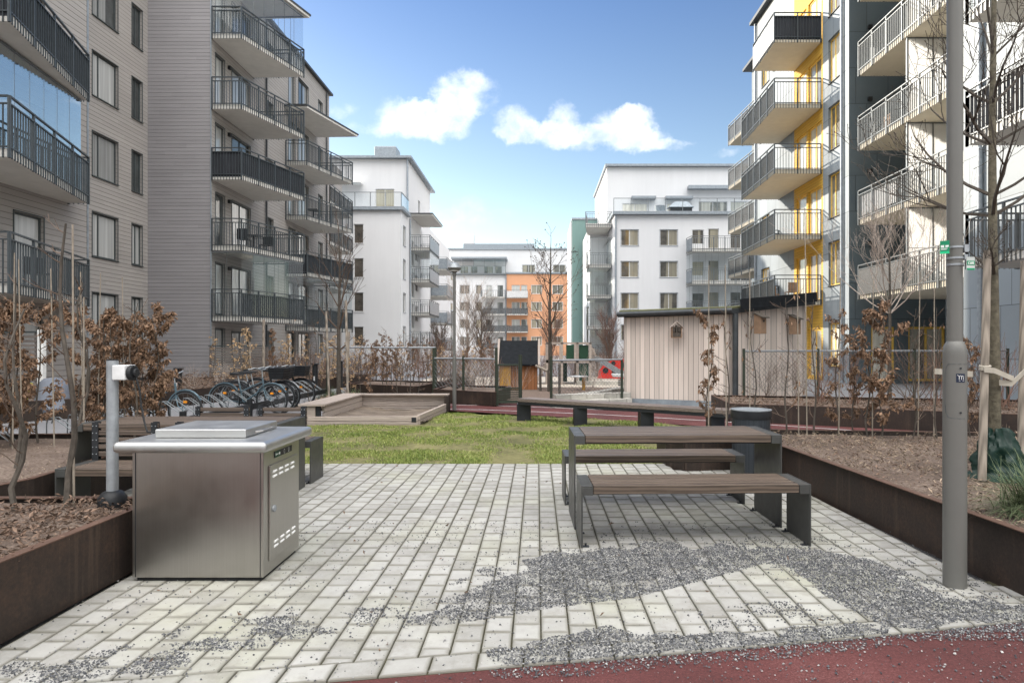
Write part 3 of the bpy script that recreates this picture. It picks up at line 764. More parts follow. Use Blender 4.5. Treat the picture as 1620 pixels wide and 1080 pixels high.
def railing_run(mb,p,q,z0,z1,top,sp=.105,bw=.012,post=1.05,gap=.12,posts=True,bd=.03):
    """bars from z0 to z1, handrail at top"""
    p=Vector((*p,0)); q=Vector((*q,0)); L=(q-p).length; d=(q-p).normalized(); n_=max(1,int(L/sp))
    up=Vector((0,0,1)); nr=Vector((-d.y,d.x,0))
    for i in range(n_+1):
        c=p+d*(L*i/n_)
        a=c-d*bw/2-nr*bd/2; 
        mb.hexa([(c.x-d.x*bw/2-nr.x*bd/2,c.y-d.y*bw/2-nr.y*bd/2,z0),(c.x+d.x*bw/2-nr.x*bd/2,c.y+d.y*bw/2-nr.y*bd/2,z0),(c.x+d.x*bw/2+nr.x*bd/2,c.y+d.y*bw/2+nr.y*bd/2,z0),(c.x-d.x*bw/2+nr.x*bd/2,c.y-d.y*bw/2+nr.y*bd/2,z0),
                 (c.x-d.x*bw/2-nr.x*bd/2,c.y-d.y*bw/2-nr.y*bd/2,z1),(c.x+d.x*bw/2-nr.x*bd/2,c.y+d.y*bw/2-nr.y*bd/2,z1),(c.x+d.x*bw/2+nr.x*bd/2,c.y+d.y*bw/2+nr.y*bd/2,z1),(c.x-d.x*bw/2+nr.x*bd/2,c.y-d.y*bw/2+nr.y*bd/2,z1)])
    mb.bar((p.x,p.y,z1),(q.x,q.y,z1),.05,.03)
    mb.bar((p.x,p.y,z0+.24),(q.x,q.y,z0+.24),.03,.03)
    mb.bar((p.x,p.y,top),(q.x,q.y,top),.06,.035)
    k=max(1,round(L/post))
    for i in range(k+1):
        c=p+d*(L*i/k); mb.bar((c.x,c.y,z0),(c.x,c.y,top),.05,.05,up=(d.x,d.y,0))
def off(poly,inset):
    c=Vector((sum(p[0] for p in poly)/len(poly),sum(p[1] for p in poly)/len(poly)))
    return poly
def balcony(pl,z,parent,rm,sm=None,gpl=None,kind='bars',screens=(),glaze=None,slab=.2,rh=1.1,sp=.105,glass_m=None,next_z=None,bw=.014):
    """pl: plan points wall-near, front-near, front-far, wall-far; z: underside of the slab
       screens: list of (run index, material); glaze: height of the glass above the rail"""
    b=MB().prism([(p[0],p[1]) for p in pl],z,z+slab).build('balcony',sm or M['concrete'],parent,bevel=.01,seg=1)
    c=((pl[0][0]+pl[1][0]+pl[2][0]+pl[3][0])/4,(pl[0][1]+pl[1][1]+pl[2][1]+pl[3][1])/4)
    def outw(p,e=.035):
        v=Vector((p[0]-c[0],p[1]-c[1])); L=v.length; v=v/L; return (p[0]+v.x*e,p[1]+v.y*e)
    Q=[outw(p) for p in pl]
    Q[0]=(pl[0][0]+(Q[1][0]-pl[0][0])*.02, Q[1][1]+(pl[0][1]-pl[1][1])); Q[3]=(pl[3][0], Q[2][1]+(pl[3][1]-pl[2][1]))
    top=z+slab+rh; zb=z-.02; z1=z+slab+rh-.16
    mb=MB()
    for i in range(3): railing_run(mb,Q[i],Q[i+1],zb,z1,top,sp=sp,bw=bw)
    mb.build('railing',rm,b)
    for (i,sm_) in screens:
        p=Vector((*Q[i],0)); q=Vector((*Q[i+1],0)); d=(q-p).normalized(); nr=Vector((d.y,-d.x,0)); 
        if (p+nr-Vector((*c,0))).length<(p-nr-Vector((*c,0))).length: nr=-nr
        off_=-.03 if sm_ in (M['fabric'],M['perfd'],M['perf']) else .025
        p=p+nr*off_; q=q+nr*off_; ms=MB(); 
        ms.bar((p.x,p.y,(z+slab*.5+z1)/2+(.02 if off_<0 else 0)),(q.x,q.y,(z+slab*.5+z1)/2+(.02 if off_<0 else 0)),.006,(z1-z-slab*.5))
        ms.build('privacy_screen',sm_,b)
    if glaze:
        for i in range(3):
            gp=gpl or pl; p=Vector((*gp[i],0)); q=Vector((*gp[i+1],0)); d=(q-p); L=d.length; k=max(1,round(L/.62)); gm=MB(); fr=MB()
            for j in range(k):
                a=p+d*((j+.012)/k); e=p+d*((j+1-.012)/k)
                gm.bar((a.x,a.y,top-rh+.05+(glaze-.05+rh)/2),(e.x,e.y,top-rh+.05+(glaze-.05+rh)/2),.01,glaze+rh-.1)
                if j: fr.bar((p.x+d.x*j/k,p.y+d.y*j/k,top-rh+.05),(p.x+d.x*j/k,p.y+d.y*j/k,top+glaze-.03),.012,.012)
            fr.bar((p.x,p.y,top+glaze-.02),(q.x,q.y,top+glaze-.02),.05,.05)
            gm.build('glazing',glass_m or M['glass'],b); fr.build('glazing_profile',M['rail_grey'],b)
    return b
def canopy(poly,z,parent,slope=0,m=None,th=.1):
    o=MB().prism(poly,[z]*4,[z+th]*4).build('canopy',M['concrete'],parent)
    c=(sum(p[0] for p in poly)/4,sum(p[1] for p in poly)/4)
    big=[(p[0]+(p[0]-c[0])*.03,p[1]+(p[1]-c[1])*.03) for p in poly]
    MB().prism(big,z+th+.003,z+th+.09).build('canopy_trim',M['trim'],o); return o
def pipe(parent,x,y,z0,z1,r=.045,m=None):
    return MB().tube([(x,y,z0),(x,y,z1)],r,10).build('downpipe',m or M['trim'],parent,smooth=True)
def balcony_chair(x,y,z,rz,m,label):
    t=thing('balcony_chair',(x,y,z),label,'chair')
    MB().box(x-.22,y-.22,z+.42,x+.22,y+.22,z+.45).build('seat',m,t); MB().box(x-.22,y+.19,z+.455,x+.22,y+.22,z+.86).build('backrest',m,t)
    for a in (-.2,.2):
        for c in (-.2,.2): MB().bar((x+a,y+c,z),(x+a,y+c,z+.419),.025,.025).build('leg',m,t)
    t.rotation_euler=(0,0,rz)
def balcony_table(x,y,z,m,label):
    t=thing('balcony_table',(x,y,z),label,'table')
    MB().box(x-.3,y-.3,z+.70,x+.3,y+.3,z+.73).build('tabletop',m,t); MB().tube([(x,y,z+.02),(x,y,z+.699)],.03,8).build('leg',m,t); MB().box(x-.2,y-.2,z,x+.2,y+.2,z+.02).build('foot',m,t)
# ================================================================== LEFT GREY HOUSE
LH=thing('apartment_building',(-16,20,0),'grey horizontal timber-clad apartment house with wedge-shaped balconies, nearest on the left','building')
FX=lambda x,y0: Fac((x,y0),(0,1),(1,0))     # facade looking +X
FB=lambda y,x0: Fac((x0,y),(1,0),(0,-1))    # facade looking at -Y
LV=[2.6,5.5,8.4,11.3,14.2]
# block behind the facades
MB().box(-24,2,-.05,-13.48,18.35,17.6).box(-24,18.5,-.05,-16.18,25.86,17.6).box(-24,25.86,-.05,-13.58,40.3,17.6).build('core_wall',M['siding'],LH)
MB().box(-24.3,1.8,17.62,-13.1,18.6,17.75).box(-24.3,18.4,17.76,-15.8,25.9,17.84).box(-24.3,25.5,17.62,-13.2,40.5,17.75).build('roof',M['trim'],LH)
# A0 (near)
F=FX(-13.3,2); ops=[]
for zf in [0.05]+[l+.2 for l in LV]:
    ops+= [(13.9,zf,.95,2.1),(10.8,zf,1.8,2.1)]
wall(F,0,16.5,-.05,17.6,ops,M['siding'],LH)
for (a,z,w_,h) in ops: window(F,a,z,w_,h,LH,M['frame'],M['pane'],door=True,mull=() if w_<1 else (.5,),sill=M['frame'])
wall(Fac((-13.3,18.5),(-1,0),(0,1)),0,2.9,-.05,17.6,[],M['siding'],LH)
MB().box(-13.32,18.47,-.05,-13.28,18.53,17.6).build('corner_board',M['gtrim'],LH)
# A1
F=FX(-16,18.5); ops=[]; wins=[]
for i in range(6):
    z=.95+2.9*i+.9-.05
    ops+=[(4.0,z+.0,1.35,1.6),(6.2,z,.62,1.6)]
wall(F,0,7.2,-.05,17.6,ops,M['siding'],LH)
for (a,z,w_,h) in ops: window(F,a,z,w_,h,LH,M['frame'],M['pane'],mull=(.3,) if w_>1 else (.5,),sill=M['frame'])
# end wall of block B, facing the viewer
wall(FB(25.7,-16.0),0,2.6,-.05,17.6,[],M['siding_shaded'],LH,name='end_wall')
MB().box(-13.42,25.67,-.05,-13.38,25.72,17.6).build('corner_board',M['gtrim'],LH)
# B
F=FX(-13.4,25.7); ops=[]; 
for i,zf in enumerate([0.05]+[l+.2 for l in LV]):
    ops+=[(.35,zf,.75,2.15),(1.75,zf if i else .9,1.75,2.15 if i else 1.2),(5.4,zf+.85,.62,1.3),(8.0,zf,.9,2.15),(9.4,zf,1.5,2.15),(12.6,zf+.9,.7,1.25)]
wall(F,0,14.6,-.05,17.6,ops,M['siding'],LH)
for (a,z,w_,h) in ops: window(F,a,z,w_,h,LH,M['frame'],M['pane'],door=h>2,mull=() if w_<1 else (.5,),sill=M['frame'])
for y in (25.7+5.1,25.7+13.9): pipe(LH,-13.32,y,0,17.5)
lamp=MB()
for l in LV[:4]:
    F.box(lamp,1.38,1.5,l+2.15,l+2.3,0,.12); F.box(lamp,9.08,9.2,l+2.15,l+2.3,0,.12)
lamp.build('wall_lamp',M['black'],LH)
# balconies near stack
for i,z in enumerate([2.6,5.5,8.4]):
    pl=[(-13.28,13.3),(-11.3,13.4),(-12.72,17.7),(-13.28,17.7)]
    balcony(pl,z,LH,M['rail'],M['concrete'],glaze=(1.57 if i==1 else None),glass_m=M['glass_refl'],gpl=[(-13.28,13.42),(-12.0,13.46),(-12.84,17.6),(-13.28,17.62)],screens=((0,M['fabric']),(1,M['fabric'])) if i==2 else (),sp=.125,bw=.018)
# B1 / B2 / B3 stacks
P1=[(-13.38,25.72),(-12.15,25.72),(-11.0,29.4),(-13.38,29.5)]
for i,z in enumerate([2.5,5.4,8.3,11.2,14.1]):
    balcony(P1,z,LH,M['rail'],M['concrete'],kind='bars',screens={2:((0,M['fabric']),(1,M['fabric'])),0:((1,M['perfd']),)}.get(i,()),glaze=1.55 if i in (0,4) else None,sp=.12,bw=.016)
canopy([(-13.38,25.9),(-12.0,25.9),(-10.8,29.7),(-13.38,29.8)],17.02,LH)
P2=[(-13.38,33.3),(-12.25,33.3),(-11.05,37.3),(-13.38,37.4)]
for i,z in enumerate([2.3,5.2,8.2,11.1]):
    balcony(P2,z,LH,M['rail'],M['concrete'],screens={1:((0,M['fabric']),(1,M['fabric'])),0:((1,M['perfd']),)}.get(i,()),glaze=1.5 if i==0 else None,sp=.12,bw=.016)
canopy([(-13.38,33.2),(-12.2,33.2),(-10.85,37.8),(-13.38,37.9)],14.1,LH)
# rear block with perforated balconies
MB().box(-24,40.5,-.05,-15.6,50,15.4).build('rear_wall',M['siding'],LH)
for i,z in enumerate([2.5,5.4,8.3,11.0]):
    balcony([(-15.55,41.8),(-13.85,41.8),(-13.85,46.8),(-15.55,46.8)],z,LH,M['rail'],M['concrete'],screens=((0,M['perf']),(1,M['perf'])),sp=.3)
# ================================================================== RIGHT HOUSE
RH=thing('apartment_building',(16,22,0),'slate panel apartment house with yellow timber recesses and balconies, on the right','building')
XR=12.6
MB().box(12.76,25.47,-.05,26,36.0,20).box(16.67,18.32,-.05,26,25.45,20).box(12.76,2,-.05,26,18.3,20).box(14.4,36.0,-.05,26,42,20).build('core_wall',M['panels_dark'],RH)
MB().box(12.3,1.7,20.02,26.3,36.3,20.2).box(13.9,36.32,20.02,26.3,42.4,20.2).build('roof',M['trim'],RH)
FR=Fac((XR,36.0),(0,-1),(-1,0))     # facade looking -X, a measured from the far end
RL=[3.3,6.2,9.1,12.0,14.9,17.8]
# far part: panels with windows, yellow recess and near panels
ops=[]; yops=[]
for i,zf in enumerate([.05]+[l+.2 for l in RL[:5]]):
    ops+=[(.9,zf+.8,1.1,1.45),(9.0,zf+.55,1.15,1.85)]
    yops+=[(5.6,zf,1.1,2.2),(6.9,zf,1.35,2.2)]
wall(FR,0,5.3,-.05,20,[o for o in ops if o[0]<5],M['panels'],RH)
wall(FR,8.4,10.7,-.05,20,[o for o in ops if o[0]>5],M['panels'],RH)
wall(FR,5.3,8.4,-.05,20,yops,M['yellow'],RH,name='yellow_wall')
for o in ops: window(FR,*o,RH,M['yframe'],M['paney'],mull=(.35,),sill=M['trim'])
for o in yops: window(FR,*o,RH,M['yframe'],M['paney'],door=True,mull=(.5,) if o[2]>1.2 else (),fw=.09)
pipe(RH,12.52,25.75,0,20,.06,M['gtrim']); pipe(RH,12.52,35.95,0,20,.06,M['gtrim'])
# recess: frontal wall with its shade painted in with yellow doors, side wall
zr=[]
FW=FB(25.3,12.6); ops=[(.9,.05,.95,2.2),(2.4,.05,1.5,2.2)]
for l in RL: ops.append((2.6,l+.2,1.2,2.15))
wall(FW,0,4.1,-.05,20,ops,M['panels_shade'],RH)
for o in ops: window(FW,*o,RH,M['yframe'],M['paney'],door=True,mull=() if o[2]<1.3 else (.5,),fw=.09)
wall(Fac((16.5,25.3),(0,-1),(-1,0)),0,6.8,-.05,20,[],M['panels'],RH)
wall(Fac((16.6,18.5),(-1,0),(0,1)),0,4.0,-.05,20,[],M['panels'],RH)
mb=MB()
for l in RL[:4]: mb.box(13.35,25.18,l+2.25,13.5,25.3,l+2.4)
mb.build('wall_lamp',M['black'],RH)
# near wall
FN=Fac((XR,18.5),(0,-1),(-1,0)); ops=[]
for i,zf in enumerate([.05]+[l+.2 for l in RL[:5]]): ops+=[(3.7,zf+.6,1.5,1.6),(5.9,zf,1.0,2.2),(9.0,zf+.6,1.5,1.6)]
wall(FN,0,16.5,-.05,20,ops,M['panels'],RH)
for o in ops: window(FN,*o,RH,M['yframe'],M['paney'],mull=(.5,) if o[2]>1.2 else (),sill=M['trim'])
pipe(RH,12.52,17.7,0,20,.07,M['gtrim'])
# balconies
SV=M['rail_grey']
for i,l in enumerate(RL[:5]):
    yf=30.6 if i==4 else 32.6
    pl=[(12.58,27.7),(10.5,27.7),(10.68 if i<4 else 10.6,yf),(12.58,yf)]
    scr=((0,M['fabric']),(1,M['lfabric'])) if i==4 else ((1,M['perf']),)  # light front sheet on the top balcony stands for sunlit bars
    balcony(pl,l,RH,M['rail'],M['concrete_warm'],screens=scr,sp=.125)
for i,l in enumerate([2.9,5.9,8.8,11.7,14.6]):
    balcony([(14.38,36.4),(12.75,36.4),(12.55,41),(14.38,41)],l,RH,SV,M['concrete_warm'],screens=((0,M['perf']),(1,M['perf'])),sp=.2)
for i,l in enumerate(RL[:5]):
    pl=[(16.48,18.52),(12.58,18.52),(12.58,24.45),(16.48,24.45)]
    b=MB().prism([(p[0],p[1]) for p in pl],l,l+.2).build('balcony',M['concrete_warm'],RH)
    mb=MB(); railing_run(mb,(12.54,18.6),(12.54,24.42),l-.02,l+1.14,l+1.3,sp=.115,bw=.016); railing_run(mb,(12.56,24.42),(16.4,24.42),l-.02,l+1.14,l+1.3,sp=.115,bw=.016); mb.build('railing',M['rail_silver'],b)
    if i in (1,): MB().bar((12.6,22,l+.7),(12.6,24.3,l+.7),.008,.75).build('privacy_screen',M['lfabric'],b)
    if i==0: MB().bar((12.48,21.4,l+.62),(12.48,24.3,l+.62),.008,.95).build('privacy_screen',M['perf'],b)
def frost():
    m,nt,b,out=newmat('frosted_screen'); n=N(nt); nt.nodes.remove(b)
    a=n.n('ShaderNodeBsdfTranslucent'); d_=n.n('ShaderNodeBsdfDiffuse'); a.inputs[0].default_value=(.98,.98,.97,1); d_.inputs[0].default_value=(.85,.86,.86,1)
    x=n.n('ShaderNodeMixShader'); x.inputs[0].default_value=.12; n.l(a.outputs[0],x.inputs[1]); n.l(d_.outputs[0],x.inputs[2]); n.l(x.outputs[0],out.inputs[0]); return m
FRO=frost()
for l in RL[:5]:
    s=MB().box(12.66,21.38,l+.22,14.6,21.40,l+2.88).build('divider_screen',FRO,RH)
    MB().box(12.62,21.36,l+.2,12.66,21.43,l+2.9).box(13.5,21.36,l+.2,13.53,21.43,l+2.9).box(12.66,21.36,l+2.86,14.6,21.43,l+2.9).box(12.66,21.36,l+1.5,14.6,21.375,l+1.52).build('screen_frame',M['rail_grey'],s)
for i,l in enumerate(RL[:5]):
    pl=[(12.58,10.2),(10.2,10.2),(10.2,14.8),(12.58,14.8)]
    balcony(pl,l,RH,M['rail_silver'],M['concrete'],sp=.125,screens=((1,M['fabric']),) if i in (1,) else (),glaze=1.5 if i==2 else None)
# ================================================================== WHITE LEFT HOUSE
WL=thing('apartment_building',(-20,60,0),'white rendered apartment house with roof terrace and square vent box, beyond the grey house','building')
MB().box(-34,53.36,-.05,-11.76,68,13.0).box(-34,56.2,13,-11.8,67.9,18.2).box(-34,68.1,-.05,-12.4,88,15.0).build('core_wall',M['plaster'],WL)
MB().box(-34.2,55.6,18.22,-11.2,68.6,18.42).box(-34.2,52.9,13.02,-11.3,56.1,13.3).build('roof_edge',M['gtrim'],WL)
F=FB(53.2,-30); ops=[]
for z in (1.6,4.5,7.4,10.3): ops+=[(14.4,z-.1,.82,1.65),(9.8,z-.1,.82,1.65),(17.0-.6,z-.1,.0,.0)][:2]
wall(F,0,18.4,-.05,13.0,ops,M['plaster'],WL)
for o in ops: window(F,*o,WL,M['wframe'],M['panew'],mull=(),sill=M['wframe'])
F=FX(-11.6,53.2); ops=[(.9,z-.1,1.0,1.7) for z in (1.6,4.5,7.4,10.3)]+[(4.7,z,.9,2.2) for z in (.2,3.2,6.1,9.0)]+[(6.3,z+.7,1.3,1.4) for z in (.2,3.2,6.1,9.0)]
wall(F,0,14.8,-.05,13.0,ops,M['plaster'],WL)
for o in ops: window(F,*o,WL,M['wframe'],M['panew'],mull=(),sill=M['gtrim'])
F=FB(56.04,-30); ops=[(15.5,13.35,1.7,2.2),(17.5,13.35,.0,.0),(10,13.35,2.2,2.2)]; ops=[ops[0],ops[2]]
wall(F,0,18.35,13.0,18.2,ops,M['plaster'],WL)
for o in ops: window(F,*o,WL,M['wframe'],M['panew'],door=True,mull=(.5,))
F=FX(-11.65,56.04); ops=[(5.2,13.6,1.0,2.2)]
wall(F,0,12,13.0,18.2,ops,M['plaster'],WL)
window(F,*ops[0],WL,M['wframe'],M['pane'],mull=())
mb=MB(); gb=MB()
mb.bar((-22,53.0,14.5),(-11.5,53.0,14.5),.06,.05); mb.bar((-11.5,53.0,14.5),(-11.5,56,14.5),.06,.05)
for i in range(9): mb.bar((-22+i*1.31,53,13.3),(-22+i*1.31,53,14.5),.05,.05)
gb.bar((-22,53.0,13.9),(-11.5,53.0,13.9),.015,1.05); gb.bar((-11.5,53.0,13.9),(-11.5,56,13.9),.015,1.05)
t_=mb.build('terrace_railing',M['rail_grey'],WL); gb.build('glazing',M['glass'],t_)
for i,z in enumerate([1.4,4.3,7.3,10.2]):
    balcony([(-11.55,57),(-9.8,57),(-9.8,62.2),(-11.55,62.2)],z,WL,M['rail_grey'],M['concrete'],slab=.3,screens=((1,M['gtrim']),),glaze=1.45 if i in (2,) else None,sp=.16,bw=.03)
    balcony([(-12.3,68.5),(-9.9,68.5),(-9.9,74),(-12.3,74)],z-.4,WL,M['rail_grey'],M['concrete'],slab=.3,screens=((1,M['gtrim']),(0,M['gtrim'])),sp=.3)
canopy([(-11.55,56.8),(-9.5,56.8),(-9.5,62.6),(-11.55,62.6)],13.35,WL,th=.12)
pipe(WL,-11.5,56.7,0,13,.08,M['gtrim']); pipe(WL,-11.6,55.9,13.3,18.2,.09,M['gtrim'])
MB().box(-15.0,57.6,18.8,-13.0,59.4,19.9).box(-14.8,57.8,18.42,-13.2,59.2,18.8).build('vent_box',M['gtrim'],WL,bevel=.08)
MB().box(-18.5,57.8,18.42,-16.2,59.2,18.9).build('roof_hatch',M['gtrim'],WL)
MB().box(-20.0,55.1,15.9,-15.6,55.95,16.1).build('awning_case',M['white'],WL)
# ================================================================== WHITE RIGHT HOUSE
WR=thing('apartment_building',(13,66,0),'white rendered apartment house with glass-railed roof terrace, behind the timber shed','building')
MB().box(7.36,58.56,-.05,34,72.8,13.7).box(7.4,64.96,13.7,34,78,20.0).box(5.4,64.2,-.05,7.3,74,13.9).build('core_wall',M['plaster'],WR)
MB().box(7.0,64.4,20.02,34.3,78.3,20.25).box(7.0,58.0,13.72,34.3,64.7,14.0).build('roof_edge',M['gtrim'],WR)
F=FB(58.4,7.2); ops=[]; 
for z in (1.9,4.85,7.8,10.75): ops+=[(.6,z+.1,1.65,1.5),(4.25,z+.1,1.65,1.5)]
bops=[]
for z in (.25,3.2,6.15,9.1)[0:4]: bops+=[(7.25,z+2.05-.9,1.1,1.55) if False else (7.25,z+1.0,1.1,1.35),(8.75,z+.2,1.0,2.2),(10.8,z+.2,2.0,2.2)]
bops=[(a,z+.95 if h>2 else z+.9,w_,h) for (a,z,w_,h) in bops]
wall(F,0,26,-.05,13.7,ops+bops,M['plaster'],WR)
for o in ops: window(F,*o,WR,M['wframe'],M['panew'],mull=(.5,),sill=M['gtrim'])
for o in bops: window(F,*o,WR,M['wframe'],M['panew'],mull=(.5,) if o[2]>1.5 else (),door=o[3]>2)
wall(Fac((7.2,64.8),(0,-1),(-1,0)),0,6.4,-.05,13.7,[],M['plaster'],WR)
F=FB(64.8,7.2); ops=[(1.6,14.05,2.6,2.2),(6.2,14.05,2.6,2.2),(9.5,14.05,3.0,2.4),(12.8,14.05,3.0,2.4),(16.2,14.05,3,2.4)]
wall(F,0,26,13.7,20,ops,M['plaster'],WR)
for o in ops: window(F,*o,WR,M['wframe'],M['paney'],door=True,mull=(.5,))
wall(Fac((7.2,78),(0,-1),(-1,0)),0,13.2,13.7,20,[],M['plaster'],WR)
mb=MB(); gb=MB(); mb.bar((7.1,58.1,15.2),(20,58.1,15.2),.06,.05)
for i in range(9): mb.bar((7.1+i*1.6,58.1,14),(7.1+i*1.6,58.1,15.2),.05,.05)
gb.bar((7.1,58.1,14.6),(20,58.1,14.6),.015,1.05); t_=mb.build('terrace_railing',M['rail_grey'],WR); gb.build('glazing',M['glass'],t_)
for i,z in enumerate([1.8,4.75,7.7,10.65][:4]):
    if i: balcony([(13.9,58.3),(14.1,56.9),(20,56.9),(20,58.3)],z-1.0 if False else z-.55,WR,M['rail_grey'],M['concrete'],slab=.3,screens=((0,M['gtrim']),),glaze=1.4 if i in (1,2) else None,sp=.16,bw=.03)
for i,z in enumerate([-.0,2.95,5.9,8.85,11.8]):
    if i<4: balcony([(5.2,64),(4.75,60.2),(7.1,60.2),(7.1,64)],z+.2,WR,M['rail_grey'],M['concrete'],slab=.3,screens=((0,M['gtrim']),),glaze=1.5,sp=.16,bw=.03)
balcony([(5.2,64.6),(4.65,60.0),(7.1,60.0),(7.1,64.6)],12.9,WR,M['rail_grey'],M['concrete'],slab=.35,sp=.2,bw=.03)
pipe(WR,7.3,58.25,0,13.8,.1,M['gtrim'])
MB().box(15.5,64.0,17.6,22,64.7,17.95).box(9.7,64.2,16.6,12.2,64.75,16.9).box(13.2,64.2,16.6,16,64.75,16.9).build('awning_case',M['gtrim'],WR)
# things on the terrace
def potm(x,y,z,h,r0,m): return MB().lathe(x,y,[(r0*.7,z),(r0,z+h),(r0*.85,z+h),(r0*.8,z+h-.05)],12)
g=thing('covered_barbecue',(13.7,60.2,14.0),'black covered barbecue on the white house roof terrace','barbecue')
MB().prism([(12.7,59.8),(14.8,59.8),(14.8,60.6),(12.7,60.6)],[14,14,14,14],[14.75,14.75,14.75,14.75]).build('cover_skirt',M['black'],g)
MB().hexa([(12.5,59.7,14.75),(15.0,59.7,14.75),(15.0,60.7,14.75),(12.5,60.7,14.75),(13.2,60.0,15.35),(14.4,60.0,15.35),(14.4,60.4,15.35),(13.2,60.4,15.35)]).build('cover_top',M['gtrim'],g,bevel=.05)
t_=thing('plant_pot',(11.7,59.6,14),'tapered grey pot with a thin bare plant on the roof terrace','plant pot')
potm(11.7,59.6,14,.8,.55,None).build('pot',M['gtrim'],t_)
# ================================================================== GREEN HOUSE
GH=thing('apartment_building',(8,79,0),'green rendered apartment house squeezed behind the white right-hand house','building')
MB().box(4.2,75,-.05,12,84,16.6).build('wall',M['green'],GH)
MB().box(4.12,74.9,16.62,12.1,84.1,16.85).build('roof_edge',M['gtrim'],GH)
F=Fac((4.2,84),(0,-1),(-1,0)); 
for z in (2,4.9,7.8,10.7,13.4):
    window(Fac((4.1,84),(0,-1),(-1,0)),5.5,z,1.0,1.6,GH,M['wframe'],M['pane'],mull=(),dep=-.03)
MB().box(4.05,75.4,-.05,4.19,84,16.4).build('sunlit_side',M['plaster'],GH)  # pale sheet paints sunlight onto the left face of the green house
# ================================================================== BACK HOUSE (orange + white)
BH=thing('apartment_building',(-4,110,0),'distant white apartment house with an orange section closing the courtyard','building')
x0=(-15.5); 
MB().box(-15.1,108.2,-.05,5.3,120,18.1).box(-17.5,112,-.05,-15.1,122,17.4).box(-14.0,105.2,-.05,-5.3,108.2,13.4).box(-5.1,105.2,-.05,16,108.2,13.6).box(5.3,108.2,-.05,16,120,18.1).build('core_wall',M['plaster'],BH)
MB().box(-15.4,107.8,18.12,16,120.3,18.4).box(-5.3,104.8,13.62,16,107.9,13.9).build('roof_edge',M['gtrim'],BH)
MB().box(-13,110,18.4,-.5,116,19.5).build('roof_plant_room',M['gtrim'],BH)
MB().box(-13.0,110.5,19.5,-11.2,112.5,21.3).build('vent_box',M['wframe'],BH,bevel=.1)
rows=[2.2,5.1,8.0,10.85]
F=FB(105,-5.2); ops=[]; dops=[]
for z in rows: ops+=[(a,z-.55,1.75,1.45) for a in (4.2,7.75,11.3,14.5)]; dops+=[(.9,z-1.1,1.4,2.0),(2.5,z-1.1,1.0,2.0)]
wall(F,0,20,-.05,13.6,ops+dops,M['orange'],BH,name='orange_wall')
for o in ops: window(F,*o,BH,M['wframe'],M['panew'],mull=(.5,),sill=M['white'])
for o in dops: window(F,*o,BH,M['wframe'],M['pane'],door=True,mull=(.5,) if o[2]>1.2 else ())
for i,z in enumerate(rows):
    balcony([(-5.0,104.9),(-5.0,103.6),(-1.6,103.6),(-1.6,104.9)],z-1.35,BH,M['rail_grey'],M['concrete'],screens=((1,M['lfabric']),) if i==3 else ((1,M['perfd']),),sp=.3,bw=.04)
F=FB(105,-14.2); ops=[]; dops=[]
for z in rows: ops+=[(1.2,z-.55,1.65,1.45),(3.9,z-.55,1.0,1.45)]; dops+=[(5.6,z-1.1,1.0,2.0),(7.5,z-1.1,1.0,2.0)]
wall(F,0,8.95,-.05,13.4,ops+dops,M['plaster'],BH)
for o in ops: window(F,*o,BH,M['wframe'],M['panew'],mull=(.5,) if o[2]>1.2 else (),sill=M['gtrim'])
for o in dops: window(F,*o,BH,M['wframe'],M['pane'],door=True,mull=())
for i,z in enumerate(rows):
    balcony([(-9.3,104.9),(-9.3,103.5),(-5.4,103.5),(-5.4,104.9)],z-1.35,BH,M['rail_grey'],M['concrete'],screens=((1,M['perfd']),) if i<3 else (),sp=.3,bw=.04)
F=FB(108,-15.5); ops=[(.5,z-.55,.9,1.5) for z in rows+[13.4]]+[(2.2,13.1,1.4,2.2),(4.0,13.1,1.2,2.2),(6.3,13.1,1.6,2.2),(8.2,13.1,1.2,2.2)]+[(12.9,13.95,2.2,1.6),(18.2,13.95,2.2,1.6)]
wall(F,0,31,-.05,18.1,ops,M['plaster'],BH)
for o in ops: window(F,*o,BH,M['wframe'],M['panew'],mull=() if o[2]<1.5 else (.5,))
MB().box(-14.4,104.4,16.1,-5.1,108,16.4).build('terrace_roof',M['gtrim'],BH)
mb=MB(); mb.box(-14.3,104.5,13.42,-5.2,105.2,13.7)
for i in range(6): mb.bar((-14.2+i*1.78,104.6,13.7),(-14.2+i*1.78,104.6,16.1),.08,.08)
mb.bar((-14.2,104.6,14.9),(-5.3,104.6,14.9),.08,.06)
t_=mb.build('terrace_frame',M['rail_grey'],BH); MB().bar((-10.6,104.6,14.8),(-5.3,104.6,14.8),.02,2.4).bar((-14.2,104.6,14.3),(-10.7,104.6,14.3),.02,1.1).build('glazing',M['glass'],t_)
pipe(BH,-5.25,104.85,0,13.4,.1,M['gtrim'])
# more town behind, hidden gap fillers
for (x0,y0,x1,y1,h,lab) in ((-34,112,-18,130,15,'white apartment house far off between the left-hand houses'),):
    o=MB().box(x0,y0,-.05,x1,y1,h).box(x0-.2,y0-.2,h+.01,x1+.2,y1+.2,h+.3).build('apartment_building',M['plaster']); tag(o,lab,'building')

